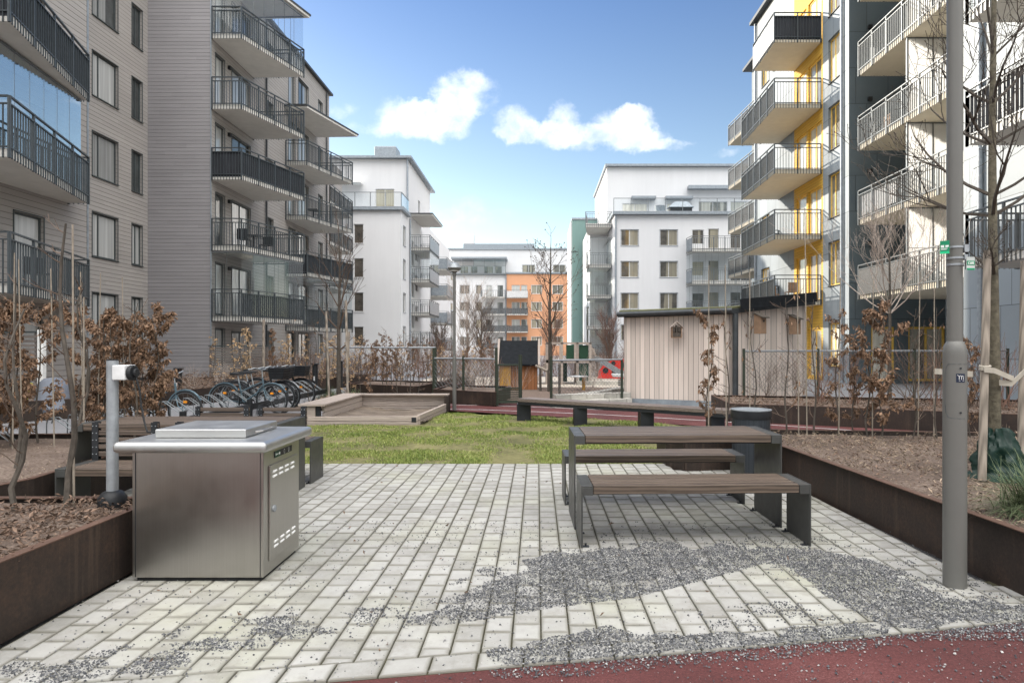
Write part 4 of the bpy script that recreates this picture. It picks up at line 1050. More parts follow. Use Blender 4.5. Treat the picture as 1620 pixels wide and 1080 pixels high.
balcony_table(-12.5,27.6,5.6,M['black'],'dark small table on the third balcony up of the grey house, above the glazed one')
balcony_chair(-12.55,26.8,5.6,R(180),M['black'],'dark chair nearest the end of the balcony above the glazed one')
balcony_chair(-12.3,28.4,5.6,0,M['black'],'dark chair beyond the small table on the balcony above the glazed one')
balcony_chair(-12.3,15.4,2.8,R(60),M['black'],'dark chair on the lowest near-left balcony of the grey house')
balcony_chair(11.6,28.6,3.5,R(180),M['ply'],'light wooden chair on the lowest balcony by the yellow wall')
balcony_chair(11.3,30.0,3.5,0,M['ply'],'second light wooden chair, deeper on the lowest balcony by the yellow wall')
balcony_table(-12.6,35.2,8.4,M['black'],'small dark table on the farther balcony stack of the grey house')
balcony_chair(13.4,23.6,9.3,R(90),M['ply'],'wooden chair on a balcony inside the dark blue-grey recess')
# ================================================================== BARBECUE CABINET
def steelmat():
    m,nt,b,out=newmat('brushed_stainless_steel'); n=N(nt)
    co_=n.coord((260,260,2.0)); f=n.noise(co_,1,4,.7); g=n.noise(n.coord((1,1,1)),2.2,4)
    n.l(n.ramp(n.math('ADD',n.math('MULTIPLY',f,.5),n.math('MULTIPLY',g,.5)),[(.3,(.40,.385,.36)),(.7,(.50,.485,.46))]),b.inputs['Base Color'])
    b.inputs['Metallic'].default_value=1; sm=n.noise(n.coord((3,3,.8)),4,4,.6); n.l(n.math('ADD',n.math('MULTIPLY_ADD',g,.22,.17),n.math('MULTIPLY',sm,.12)),b.inputs['Roughness'])
    b.inputs['Anisotropic'].default_value=.6
    n.bump(f,.04,.002,b); return m
ST=steelmat()
STT=pm('satin_steel_top',(.50,.50,.495),.46,1,3,.05)
t=thing('barbecue_cabinet',(-2.1,4.1,0),'stainless steel public barbecue cabinet with raised lid standing on the paving','barbecue')
bx0,bx1,by0,by1=-2.50,-1.69,3.86,4.44
MB().box(bx0,by0,.025,bx1,by1,.80).build('body',ST,t,bevel=.006)
MB().box(bx0+.02,by0+.02,.0,bx1-.02,by1-.02,.025).build('plinth',M['black'],t)
mb=MB(); mb.box(bx0+.02,by0-.003,.03,bx0+.024,by0-.0005,.8).box(bx1-.02,by0-.003,.03,bx1-.017,by0-.0005,.8); mb.build('panel_seam',M['blackmetal'],t)
MB().box(-2.57,3.77,.805,-1.635,4.56,.872).build('worktop',STT,t,bevel=.028,seg=5)
l=MB().box(-2.415,3.95,.874,-1.84,4.43,.928).build('lid',STT,t,bevel=.008,seg=3)
MB().tube([(-1.838,4.08,.895),(-1.80,4.10,.90),(-1.80,4.28,.90),(-1.838,4.30,.895)],.006,8).build('handle',ST,l,smooth=True)
# door on the right side
X_=bx1
d_=MB().box(X_+.0005,3.935,.10,X_+.010,4.385,.70).build('door',ST,t,bevel=.003)
mb=MB()
for z in (.655,.625,.205,.175):
    for k in range(4):
        y=3.975+k*.095
        if z<.3: y+=.02
        mb.tube([(X_+.011,y,z),(X_+.009,y+.055,z)],.0075,8)
mb.build('vent_slot',M['white'],d_,smooth=True)
MB().lathe(0,0,[(.022,0),(.022,.008),(.016,.014)],16)
mb=MB(); mb.tube([(X_+.009,3.99,.42),(X_+.02,3.99,.42)],.022,16); mb.box(X_+.02,3.985,.405,X_+.023,3.995,.435); mb.build('lock',M['galv'],d_,smooth=False)
p=MB().box(X_+.0005,4.02,.735,X_+.004,4.30,.775).build('control_panel',M['black'],t)
MB().box(X_+.0042,4.022,.737,X_+.005,4.105,.773).build('green_label',M['darkgreen'],p)
mb=MB()
for y in (4.17,4.245):
    for k in range(10):
        a=k*.628; mb.box(X_+.0045,y+math.cos(a)*.009-.0015,.755+math.sin(a)*.013-.0015,X_+.0055,y+math.cos(a)*.009+.0015,.755+math.sin(a)*.013+.0015)
mb.box(X_+.0052,4.045,.753,X_+.0057,4.075,.757).box(X_+.0052,4.032,.748,X_+.0057,4.04,.762).prism([(X_+.0045,4.085),(X_+.0055,4.085),(X_+.0055,4.1),(X_+.0045,4.1)],.748,.762)
mb.build('panel_markings',M['white'],p)
# ================================================================== POWER POST
t=thing('power_post',(-2.885,4.25,.36),'galvanised post with a grey socket box in the leaf-filled planter behind the barbecue','power post')
MB().tube([(-2.885,4.25,.36),(-2.885,4.25,1.355)],.036,20).build('post',M['galv'],t,smooth=True)
MB().lathe(-2.885,4.25,[(.085,.34),(.09,.38),(.085,.43),(.06,.465),(.038,.475)],24).build('foot_cover',M['black'],t,smooth=True)
MB().tube([(-2.885,4.25,1.356),(-2.885,4.25,1.362)],.037,20).build('cap',M['blackmetal'],t)
b=MB().box(-2.85,4.19,1.225,-2.765,4.31,1.325).build('junction_box',M['wframe'],t,bevel=.006)
MB().tube([(-2.765,4.25,1.272),(-2.735,4.25,1.272)],.052,18).tube([(-2.735,4.25,1.272),(-2.715,4.25,1.272)],.03,14).build('socket_cover',M['black'],b,bevel=.005)
pts=[(-2.725,4.25,1.24),(-2.70,4.25,1.15),(-2.69,4.25,1.05),(-2.66,4.24,.93),(-2.63,4.22,.875),(-2.56,4.20,.876)]
tag(MB().tube(pts,.006,6).build('power_cable',M['black'],smooth=True),'thin black cable hanging from the socket box to the barbecue worktop','cable')

# ================================================================== PICNIC SETS
def slatted(name,x0,x1,y0,y1,h,label,cat,group=None,nb=5,rz=0,th=.045,ends=True,back=None,flip=1):
    cx=(x0+x1)/2; cy=(y0+y1)/2
    t=thing(name,(cx,cy,0),label,cat,group)
    L=x1-x0; D=y1-y0; ew=.085 if h<.6 else .085
    for s in (0,1):
        a=x0 if s==0 else x1
        sg=1 if s==0 else -1
        mb=MB()
        mb.box(a,y0,0,a+sg*.012,y1,h)
        mb.build('end_panel',M['seatsteel'],t,bevel=.003)
        mb=MB()
        mb.box(a+sg*.0125,y0,h-.014,a+sg*ew,y1,h-.002).box(a+sg*.0125,y0,h-.07,a+sg*ew,y0+.006,h-.0145).box(a+sg*.0125,y1-.006,h-.07,a+sg*ew,y1,h-.0145)
        mb.build('end_cap',M['seatsteel'],t,bevel=.002)
        mb=MB()
        for yy in (y0+.02,y1-.05): MB().box(a+sg*.0125,yy,0,a+sg*.06,yy+.03,.008).tube([(a+sg*.035,yy+.015,.008),(a+sg*.035,yy+.015,.028)],.008,8).build('foot_bracket',M['blackmetal'],t)
    g=.018; bw=(D-g*(nb-1))/nb
    mb=MB()
    for k in range(nb):
        yy=y0+k*(bw+g)
        mb.box(x0+ew+.004,yy+(.001 if k==0 else 0),h-th-(.016 if k in (0,nb-1) else 0),x1-ew-.004,yy+bw,h)
    mb.build('slats',M['tabletop'],t,bevel=.004)
    mb=MB()
    for yy in (y0+.05,y1-.08): mb.box(x0+.013,yy,h-th-.03,x1-.013,yy+.03,h-th-.013)
    mb.build('under_rail',M['blackmetal'],t)
    if back:
        for (b0,b1,yb) in back:
            s=MB()
            for k in range(5): s.box(b0+.02,yb,h+.025+k*.062,b1-.02,yb+.025,h+.025+k*.062+.042)
            bb=s.build('backrest',M['darkslat'],t,bevel=.004)
            for xx in (b0+.02,b1-.075):
                q=MB(); q.box(xx,yb+.0255,h-.05,xx+.055,yb+.034,h+.33).box(xx,yb-.008,h-.02,xx+.055,yb-.001,h+.325)
                q.build('backrest_post',M['blackmetal'],bb)
            q=MB()
            for xx in (b0+.03,b0+.062,b1-.065,b1-.033):
                for k in range(5): q.tube([(xx,yb-.0085,h+.046+k*.062),(xx,yb-.012,h+.046+k*.062)],.005,6)
            q.build('bolt_heads',M['galv'],bb)
    if rz: t.rotation_euler=(0,0,rz)
    return t
RZ=R(1.6)
slatted('picnic_bench',.31,1.985,4.52,4.92,.45,'front backless slatted bench of the right-hand picnic set, grit around its feet','bench',None,rz=RZ)
slatted('picnic_table',.285,1.95,4.98,5.55,.745,'slatted wooden picnic table with dark steel ends, on the right beside the litter bin','picnic table',None,nb=6,rz=RZ)
slatted('picnic_bench',.245,1.91,5.74,6.12,.45,'rear backless slatted bench between the right-hand picnic table and the lawn','bench',None,rz=RZ)
slatted('picnic_bench',-3.95,-2.35,5.12,5.52,.45,'slatted bench with two backrests beside the power post, in front of the left picnic table','bench',None,back=((-3.98,-3.36,5.57),(-3.24,-2.62,5.57)))
slatted('picnic_table',-4.3,-2.40,5.80,6.47,.73,'slatted picnic table half hidden behind the steel barbecue','picnic table',None,nb=6)
slatted('picnic_bench',-3.95,-2.39,6.60,6.99,.45,'slatted bench with low backrests between the left picnic table and the sandbox','bench',None,back=((-3.86,-3.22,7.03),(-3.16,-2.58,7.03)))

# ================================================================== LITTER BIN
def binmat():
    m,nt,b,out=newmat('perforated_bin_steel'); n=N(nt)
    co_=n.coord((1,1,1)); v=n.n('ShaderNodeTexVoronoi'); v.inputs['Scale'].default_value=70; v.inputs['Randomness'].default_value=0; n.l(co_,v.inputs['Vector'])
    n.l(n.mix(n.math('LESS_THAN',v.outputs['Distance'],.3),(.035,.042,.052),(.004,.005,.006)),b.inputs['Base Color']); b.inputs['Roughness'].default_value=.45; b.inputs['Metallic'].default_value=.2; return m
t=thing('litter_bin',(2.39,7.0,0),'round dark perforated metal litter bin behind the right picnic table','litter bin')
MB().lathe(2.39,7.0,[(.20,.03),(.205,.04),(.205,.66)],32).build('body',binmat(),t,smooth=True)
mb=MB().lathe(2.39,7.0,[(.215,.655),(.218,.66),(.218,.742),(.205,.745),(.203,.70),(.0,.695)],32); mb.build('lid',M['blackmetal'],t,smooth=True)
MB().lathe(2.39,7.0,[(.219,.743),(.219,.752),(.196,.752),(.194,.735),(.12,.72),(.0,.718)],32).build('rim',M['galv'],t,smooth=True)
MB().lathe(2.39,7.0,[(.12,0),(.12,.03)],16).build('foot',M['black'],t)

# ================================================================== LAMP POSTS
def lamp_post(x,y,zb,rl,zs,ru,zt,label,signs=False,group='lamp posts with rounded lantern heads'):
    t=thing('lamp_post',(x,y,zb),label,'lamp post',group)
    k=rl
    MB().lathe(x,y,[(k,zb),(k,zs-.08),(k*.99,zs-.05),(k*.9,zs-.015),(k*.76,zs),(ru*1.05,zs+.008),(ru,zs+.012)],32).build('base_pole',M['lampgrey'],t,smooth=True)
    MB().tube([(x,y,zs),(x,y,zt)],ru,24).build('upper_pole',M['lampgrey'],t,smooth=True)
    h=MB().lathe(x,y,[(ru*1.3,zt-.05),(ru*1.3,zt+.02),(.15,zt+.10),(.155,zt+.13)],24).build('lantern',M['lampgrey'],t,smooth=True)
    MB().lathe(x,y,[(.15,zt+.131),(.13,zt+.17),(.11,zt+.22),(.04,zt+.25)],24).build('lantern_cap',M['galv'],h,smooth=True)
    MB().lathe(x,y,[(.10,zt+.05),(.12,zt+.095)],20).build('lens',M['white'],h,smooth=True)
    return t
LPX,LPY=2.535,3.80
t=lamp_post(LPX,LPY,0,.0635,1.47,.042,4.3,'tall grey lamp post in the right foreground carrying two small green signs',group='lamp posts with rounded lantern heads')
# service hatch + sticker
mb=MB()
def arcpt(ang,z,r=.0645):
    ang-=.5; return (LPX+r*math.sin(ang),LPY-r*math.cos(ang),z)
H0,H1=1.02,1.345
top=[(-.95,H1-.10),(-.92,H1-.05),(-.8,H1-.018),(-.62,H1),(-.2,H1),(.3,H1),(.8,H1),(1.2,H1),(1.5,H1)]
mb.tube([arcpt(a,z) for a,z in [(-.95,H0+.08),(-.95,H1-.1)]+top],.0011,4)
mb.tube([arcpt(a,z) for a,z in [(-.95,H0+.08),(-.85,H0+.03),(-.62,H0+.005),(-.2,H0),(.3,H0),(.8,H0),(1.5,H0)]],.0014,4)
mb.build('hatch_seam',M['rail'],t)
mb=MB()
for z in (H1-.025,H0+.035):
    p=Vector(arcpt(.38,z,.0625)); q=Vector(arcpt(.38,z,.0685)); mb.tube([p,q],.0055,8)
mb.build('hatch_screw',M['blackmetal'],t)
navy=pm('navy_sticker',(.018,.025,.05),.5); 
def curved(mb,a0,a1,z0,z1,r,n_=5):
    for i in range(n_):
        p=a0+(a1-a0)*i/n_; q=a0+(a1-a0)*(i+1)/n_
        mb.quad(arcpt(p,z0,r),arcpt(q,z0,r),arcpt(q,z1,r),arcpt(p,z1,r))
s=MB(); curved(s,.02,.80,1.236,1.288,.0648); s=s.build('sticker',navy,t)
mk=MB()
# letter m with a flag-like first stroke, underlined
for (a0,z0,a1,z1,w_) in ((.10,1.279,.21,1.276,.0022),(.21,1.276,.26,1.268,.0026),(.26,1.270,.26,1.252,.0026),(.26,1.268,.33,1.276,.0022),(.33,1.276,.42,1.276,.0022),(.42,1.276,.46,1.268,.0024),(.46,1.270,.46,1.252,.0024),(.48,1.268,.54,1.275,.0018),(.54,1.275,.60,1.275,.0018),(.60,1.275,.64,1.268,.0018),(.64,1.268,.64,1.252,.0018),(.24,1.246,.68,1.246,.0016)):
    mk.tube([arcpt(a0,z0,.0652),arcpt(a1,z1,.0652)],w_*.6,5)
mk.build('sticker_mark',M['white'],s)
# two small green and white signs clamped to the pole
sgreen=pm('sign_green',(.01,.23,.11),.45); swhite=pm('sign_pale_face',(.45,.48,.46),.5)
def small_sign(cx,cy,cz,ang,label,wd,hh,style):
    st_=thing('small_sign',(cx,cy,cz),label,'sign')
    c,s_=math.cos(ang),math.sin(ang)
    def L(u,v,d): return (cx+u*c+d*s_, cy+u*s_-d*c, cz+v)
    def bx(mb,u0,u1,v0,v1,d0,d1): 
        return mb.hexa([L(u0,v0,d1),L(u1,v0,d1),L(u1,v0,d0),L(u0,v0,d0),L(u0,v1,d1),L(u1,v1,d1),L(u1,v1,d0),L(u0,v1,d0)])
    pl=bx(MB(),-wd/2,wd/2,-hh/2,hh/2,0,.003).build('plate',sgreen if style==0 else swhite,st_)
    mb=MB()
    if style==0:
        bx(mb,-wd*.40,-wd*.06,-hh*.02,hh*.16,.0032,.0045); bx(mb,wd*.08,wd*.42,-hh*.0,hh*.14,.0032,.0045); bx(mb,-wd*.40,wd*.3,-hh*.12,-hh*.08,.0032,.0045); bx(mb,-wd*.40,wd*.2,-hh*.2,-hh*.17,.0032,.0045)
        mb.build('white_print',M['white'],pl)
        q=MB(); bx(q,-wd/2,wd/2,-hh/2,-hh*.34,.0032,.005); q.build('bright_band',pm('sign_bright_green',(.02,.50,.22),.4),pl)
    else:
        bx(mb,-wd*.46,wd*.46,-hh*.5,-hh*.36,.0032,.0045); bx(mb,-wd*.46,wd*.46,-hh*.12,hh*.2,.0032,.0045)
        mb.build('green_band',sgreen,pl); q=MB()
        for (u0,u1,v0,v1) in ((-.36,-.30,-.04,.1),(-.36,-.05,.08,.11),(-.1,-.05,-.04,.1),(-.36,.36,-.05,-.02),(.02,.08,-.02,.12),(.12,.2,.0,.12),(.26,.32,-.02,.13)): bx(q,u0*wd,u1*wd,v0*hh,v1*hh,.0047,.0058)
        q.build('white_print',M['white'],pl)
    return st_
small_sign(2.445,3.755,2.045,R(-38),'upper green sign clamped to the foreground lamp post, turned to the left',.048,.078,0)
small_sign(2.585,3.735,1.945,R(6),'lower green and pale grey sign clamped to the foreground lamp post, facing the viewer',.054,.078,1)
cl=MB()
for z in (2.05,1.985,1.945): cl.tube([(LPX,LPY,z-.006),(LPX,LPY,z+.006)],.0455,24)
cl.box(2.575,3.77,2.02,2.60,3.83,2.065).box(2.575,3.77,1.975,2.595,3.83,2.005)
cl.build('clamp_band',M['galv'],t)
lamp_post(-1.9,14.35,-.01,.046,1.22,.032,3.12,'distant grey lamp post at the far edge of the lawn beside the red track')
lamp_post(-7.9,58,0,.07,1.3,.05,4.6,'far lamp post in front of the white right-angled buildings, left of the orange house')
lamp_post(-19.5+14,62,0,.07,1.3,.05,5.0,'far lamp post seen against the orange house')
lamp_post(5.0,62,0,.07,1.3,.05,5.2,'far lamp post beside the green house')

# ================================================================== SANDBOX
def plank(mb,p,q,z0,z1,th):
    p=Vector((*p,0)); q=Vector((*q,0)); mb.bar((p.x,p.y,(z0+z1)/2),(q.x,q.y,(z0+z1)/2),th,z1-z0)
t=thing('sandbox',(-3.2,12.9,0),'pale timber sandbox with raised bench rims, sunk at the left edge of the lawn','sandbox')
A=(-4.25,11.62); B_=(-2.22,11.68); C_=(-2.06,14.25); D_=(-4.22,14.2)
def side(pts,z1,nb,name='plank_wall'):
    mb=MB(); hh=(z1+.02)/nb
    for k in range(nb): plank(mb,pts[0],pts[1],-.02+hh*k+.004,-.02+hh*(k+1)-.005,.06)
    return mb.build(name,M['sandwood'],t,bevel=.004)
side((A,B_),.155,2,'front_board'); side((B_,(C_[0],C_[1]-.28)),.175,2,'side_board')
side(((-4.0,11.72),(-3.98,14.15)),.345,3,'bench_wall'); side((D_,(C_[0]-.02,C_[1])),.345,3,'back_wall')
MB().box(-4.36,11.6,-.02,-4.12,11.72,.34).build('end_post',M['sandwood'],t,bevel=.004)
MB().box(-4.118,11.63,-.02,-4.04,11.7,.34).build('post_gap',M['blackmetal'],t)
MB().prism([(-4.42,11.55),(-3.93,11.56),(-3.93,14.3),(-4.42,14.3)],.347,.385).build('bench_top',M['sandwood'],t,bevel=.006)
MB().box(-3.928,14.05,.347,-2.0,14.31,.38).build('back_top',M['sandwood'],t,bevel=.006)
MB().box(-2.085,14.02,-.02,-1.985,14.3,.346).build('corner_post',M['corten'],t)
MB().box(-2.34,11.640,.045,-2.255,11.6485,.13).build('metal_bracket',M['blackmetal'],t)
def sandmat():
    m,nt,b,out=newmat('damp_sand'); n=N(nt); pos=n.coord(kind='World'); f=n.noise(pos,1.5,5,.65); g=n.noise(pos,60,3)
    n.l(n.ramp(n.math('ADD',n.math('MULTIPLY',f,.7),n.math('MULTIPLY',g,.3)),[(.35,(.085,.065,.05)),(.65,(.22,.175,.135))]),b.inputs['Base Color']); b.inputs['Roughness'].default_value=.95; n.bump(g,.5,.02,b); return m
SAND=sandmat(); mb=MB(); NX,NY=24,28
def sz(x,y): 
    u_=(x+3.97)/1.75; v_=(y-11.7)/2.5
    return .035+.07*max(0,u_<.3 and (1-u_/.3))*1.0+.05*v_*v_*0+.035*mnoise.noise(Vector((x*2.2,y*2.2,0)))+.02*mnoise.noise(Vector((x*6,y*6,0)))
for i in range(NX):
    for j in range(NY):
        X0=-3.97+1.86*i/NX; X1=-3.97+1.86*(i+1)/NX; Y0=11.72+2.45*j/NY; Y1=11.72+2.45*(j+1)/NY
        mb.quad((X0,Y0,sz(X0,Y0)),(X1,Y0,sz(X1,Y0)),(X1,Y1,sz(X1,Y1)),(X0,Y1,sz(X0,Y1)))
struct('sand',mb,SAND,smooth=True,loc=(-3,13,0))

# ================================================================== LONG BENCH by the track
t=thing('long_bench',(1.5,12,0),'long thin wooden bench on dark box legs along the red track','bench')
P0=gr(822,631,.45); P1=gr(1150,648,.45)
p=Vector((-.42,12.75,0)); q=Vector((2.95,9.6,0)); 
P=[at(818,632,12.2),at(890,634,11.6),at(1010,640,10.8),at(1152,648,9.9)]
mb=MB()
P=[Vector((p_.x,p_.y,.43)) for p_ in P]
for i in range(3):
    a,b_=P[i],P[i+1]; d=(b_-a).normalized(); nr=Vector((-d.y,d.x,0))
    for k in range(3):
        o1=nr*(.02+.135*k); o2=nr*(.145+.135*k)
        mb.prism([((a+o1).x,(a+o1).y),((b_+o1).x,(b_+o1).y),((b_+o2).x,(b_+o2).y),((a+o2).x,(a+o2).y)],.375,.437)
mb.build('seat',wood('silvered_wood',(.17,.135,.115),'X',.55),t,bevel=.004)
mb=MB()
for i in range(3):
    a,b_=P[i],P[i+1]; d=(b_-a).normalized(); nr=Vector((-d.y,d.x,0)); o1=nr*.03; o2=nr*.38
    mb.prism([((a+o1).x,(a+o1).y),((b_+o1).x,(b_+o1).y),((b_+o2).x,(b_+o2).y),((a+o2).x,(a+o2).y)],.318,.3735)
mb.build('under_strip',M['blackmetal'],t)  # dark strip below the seat, drawing its dark lower edge
for (xa,xb,Y) in ((818,840,12.25),(907,928,11.45),(1011,1032,10.78),(1120,1142,10.1)):
    c=at((xa+xb)/2,600,Y+.2); w_=(xb-xa)/FOC*Y/2
    MB().box(c.x-w_,Y+.03,-.01,c.x+w_,Y+.34,.317).build('leg',M['blackmetal'],t,bevel=.003)

# ================================================================== CYCLE RACKS
def cycle_rack(y0,first,label):
    t=thing('cycle_rack',(-5.95,y0,-.03),label,'cycle rack','cycle rack sections along the garden path')
    L=2.45
    MB().box(-5.99,y0+.06,.14,-5.91,y0+L-.06,.26).build('beam',M['blackmetal'],t)
    if first: MB().tube([(-5.95,y0,-.03),(-5.95,y0,.36)],.055,16).build('post',M['black'],t,smooth=False)
    MB().tube([(-5.95,y0+L,-.03),(-5.95,y0+L,.36)],.055,16).build('post',M['black'],t)
    k=6
    for i in range(k):
        y=y0+.3+i*.37
        mb=MB()
        for s in (-.045,.045):
            mb.tube([(-5.99,y+s,.2),(-6.42,y+s,.50),(-6.50,y+s,.50),(-6.52,y+s,.42)],.008,6)
        mb.tube([(-6.50,y-.045,.50),(-6.50,y+.045,.50)],.008,6).tube([(-6.52,y-.045,.42),(-6.52,y-.045,-.03)],.008,6).tube([(-6.05,y-.045,.24),(-6.1,y-.045,-.03)],.008,6)
        mb.build('wheel_holder',M['rail_grey'],t,smooth=True)
    return t
for i,(y,lb) in enumerate(((5.6,'nearest cycle rack section, beside the left planter with bare saplings'),(8.06,'cycle rack section behind the left picnic table, next to the leafy beech hedge'),(10.5,'empty cycle rack section in front of the parked bicycles'),(12.95,'cycle rack section holding the group of bicycles'),(15.4,'farthest cycle rack section, beyond the bicycles'))):
    cycle_rack(y,i==0,lb)
# ================================================================== BICYCLES
def bicycle(x,y,fm,label,basket=False,rz=0,tall=.0,reflect=True,hb='flat',silver=True):
    """front wheel centre at x,y ; bike extends to -X"""
    t=thing('bicycle',(x,y,-.03),label,'bicycle','bicycles parked in the rack')
    r=.34; wb=1.06; zc=r-.03; xr=x-wb
    def P(a,z,s=0): return (x-wb+a,y+s,z-.03)
    for cx in (x,xr):
        n_=28; ring=[(cx+r*math.cos(2*math.pi*k/n_),y,zc+r*math.sin(2*math.pi*k/n_)) for k in range(n_+1)]
        w_=MB().tube(ring,.019,6,cap=False).build('wheel',M['black'],t,smooth=True)
        ring=[(cx+(r-.025)*math.cos(2*math.pi*k/n_),y,zc+(r-.025)*math.sin(2*math.pi*k/n_)) for k in range(n_+1)]
        MB().tube(ring,.008,4,cap=False).build('rim',M['rail_grey'],w_,smooth=True)
        mb=MB()
        for k in range(18):
            a=2*math.pi*k/18; mb.tube([(cx,y+(.02 if k%2 else -.02),zc),(cx+(r-.03)*math.cos(a),y,zc+(r-.03)*math.sin(a))],.0012,3)
        mb.tube([(cx,y-.05,zc),(cx,y+.05,zc)],.022,10); mb.build('spokes',M['galv'],w_)
        if reflect: MB().box(cx-.03,y-.012,zc+.13,cx+.03,y+.012,zc+.17).build('reflector',pm('amber_reflector',(.85,.30,.02),.3),w_)
        # mudguard
        ar=[(cx+(r+.025)*math.cos(a),y,zc+(r+.025)*math.sin(a)) for a in [R(q) for q in (range(35,200,15) if cx==xr else range(30,175,15))]]
        g=MB()
        for k in range(len(ar)-1): g.bar(ar[k],ar[k+1],.05,.006,up=(0,1,0)) if False else g.tube([ar[k],ar[k+1]],.017,5)
        g.build('mudguard',fm,t,smooth=True)
    f=MB()
    st=(P(.36,.60)); bb=P(.42,.29); head0=P(.88,.62); head1=P(.86,.78); ax=P(0,.34)
    f.tube([bb,P(.33,.70)],.016,8).tube([bb,P(.885,.60)],.018,8).tube([P(.36,.52),P(.865,.74)],.015,8).tube([ax,bb],.010,6).tube([ax,P(.345,.62)],.009,6)
    f.tube([P(.89,.56),P(.85,.82)],.018,8)
    for s in (-.045,.045): f.tube([P(.89,.57,s*.6),P(.95,.42,s),P(1.06,.34,s)],.010,6)
    f.build('frame',fm,t,smooth=True)
    MB().tube([P(.33,.70),P(.30,.86)],.012,8).build('seat_post',M['galv'],t,smooth=True)
    MB().hexa([P(.17,.87,-.085),P(.42,.875,-.02),P(.42,.875,.02),P(.17,.87,.085),P(.15,.93,-.09),P(.45,.905,-.015),P(.45,.905,.015),P(.15,.93,.09)]).build('saddle',M['black'],t,bevel=.015,seg=3)
    h=MB().tube([P(.85,.82),P(.84,.98)],.012,8).tube([P(.70,1.0,-.29),P(.82,1.03,-.24),P(.86,.99,-.06),P(.86,.99,.06),P(.82,1.03,.24),P(.70,1.0,.29)],.011,8).build('handlebar',M['galv'],t,smooth=True)
    g=MB()
    for s in (-1,1): g.tube([P(.70,1.0,s*.29),P(.60,.99,s*.31)],.016,8)
    g.build('grip',M['black'],h,smooth=True)
    c=MB().tube([P(.42,.29,-.04),P(.42,.29,.06)],.02,10)
    ring=[(bb[0]+.09*math.cos(k*.52),y+.05,bb[2]+.09*math.sin(k*.52)) for k in range(13)]; c.tube(ring,.006,4,cap=False)
    c.bar(P(.42,.29,.065),P(.50,.14,.065),.02,.012).bar(P(.42,.29,-.05),P(.34,.44,-.05),.02,.012).box(*P(.46,.12,.07),*P(.55,.14,.16)).box(*P(.30,.44,-.15),*P(.39,.46,-.055))
    c.build('crank',M['blackmetal'],t)
    MB().hexa([P(.02,.33,.04),P(.42,.24,.04),P(.42,.24,.06),P(.02,.33,.06),P(.02,.38,.04),P(.42,.36,.04),P(.42,.36,.06),P(.02,.38,.06)]).build('chain_guard',M['black'],t,bevel=.01)
    k=MB()
    for s in (-.06,0,.06): k.tube([P(-.25,.73,s),P(.25,.73,s)],.005,5)
    k.bar(P(-.25,.73,-.07),P(-.25,.73,.07),.012,.012).bar(P(.2,.73,-.07),P(.2,.73,.07),.012,.012)
    for s in (-.07,.07): k.tube([P(-.2,.73,s),P(0,.34,s)],.005,5)
    k.build('luggage_rack',M['blackmetal'],t)
    if basket:
        b_=MB(); x0,x1=.90,1.20
        for z,e in ((.78,.0),(.84,.01),(.90,.02),(.96,.03),(1.0,.035)):
            e2=e; pts=[P(x0-e2,z,-.15-e2),P(x1+e2,z,-.15-e2),P(x1+e2,z,.15+e2),P(x0-e2,z,.15+e2),P(x0-e2,z,-.15-e2)]; b_.tube(pts,.007,4,cap=False)
        bm=MB()
        Q0=[P(x0,.76,-.15),P(x1,.76,-.15),P(x1,.76,.15),P(x0,.76,.15)]; Q1=[P(x0-.03,1.0,-.18),P(x1+.03,1.0,-.18),P(x1+.03,1.0,.18),P(x0-.03,1.0,.18)]
        for i in range(4): 
            j=(i+1)%4; bm.quad(Q0[i],Q0[j],Q1[j],Q1[i])
        bm.quad(*Q0); o=bm.build('basket',M['black'],t); b_.build('basket_wire',M['blackmetal'],o)
    if rz: 
        t.rotation_euler=(0,0,rz)
    return t
fb=pm('grey_blue_bike_paint',(.10,.15,.18),.35,.3); fk=pm('black_bike_paint',(.02,.02,.024),.35,.3); fg=pm('silver_bike_paint',(.35,.36,.37),.35,.5)
bicycle(-5.62,13.25,fb,'grey-blue bicycle with black saddle, nearest of the parked group',rz=R(-6))
bicycle(-5.72,13.9,fk,'black bicycle with a front basket, second from the viewer in the rack',basket=True,rz=R(-3))
bicycle(-5.85,14.5,fg,'silver-framed bicycle with a front basket behind the black one',basket=True,rz=R(4))
bicycle(-5.78,15.3,fk,'black bicycle with a dark basket, farthest of the parked group',basket=True,rz=R(2))
bicycle(-6.30,11.2,fb,'lone bicycle with an orange wheel reflector, poking out from behind the beech hedge',rz=R(-10))
# ================================================================== BOLLARD LIGHTS
def bollard(x,y,zb,h,label):
    t=thing('bollard_light',(x,y,zb),label,'bollard','black garden bollard lights')
    MB().tube([(x,y,zb),(x,y,zb+h)],.085,20).build('post',M['black'],t,smooth=False)
    MB().lathe(x,y,[(.12,zb+h+.0),(.125,zb+h+.012),(.125,zb+h+.03),(.10,zb+h+.04)],20).build('cap',M['black'],t)
    MB().box(x-.02,y-.093,zb+h*.45,x+.02,y-.086,zb+h*.6).build('label_plate',M['wframe'],t)
bollard(-9.75,17.0,-.05,.88,'black bollard light in front of the dark end wall of the timber house')
bollard(-7.1,20.0,-.05,.92,'black bollard light beside the left garden tree')
bollard(-7.05,22.4,-.05,.95,'black bollard light just right of the left garden tree')
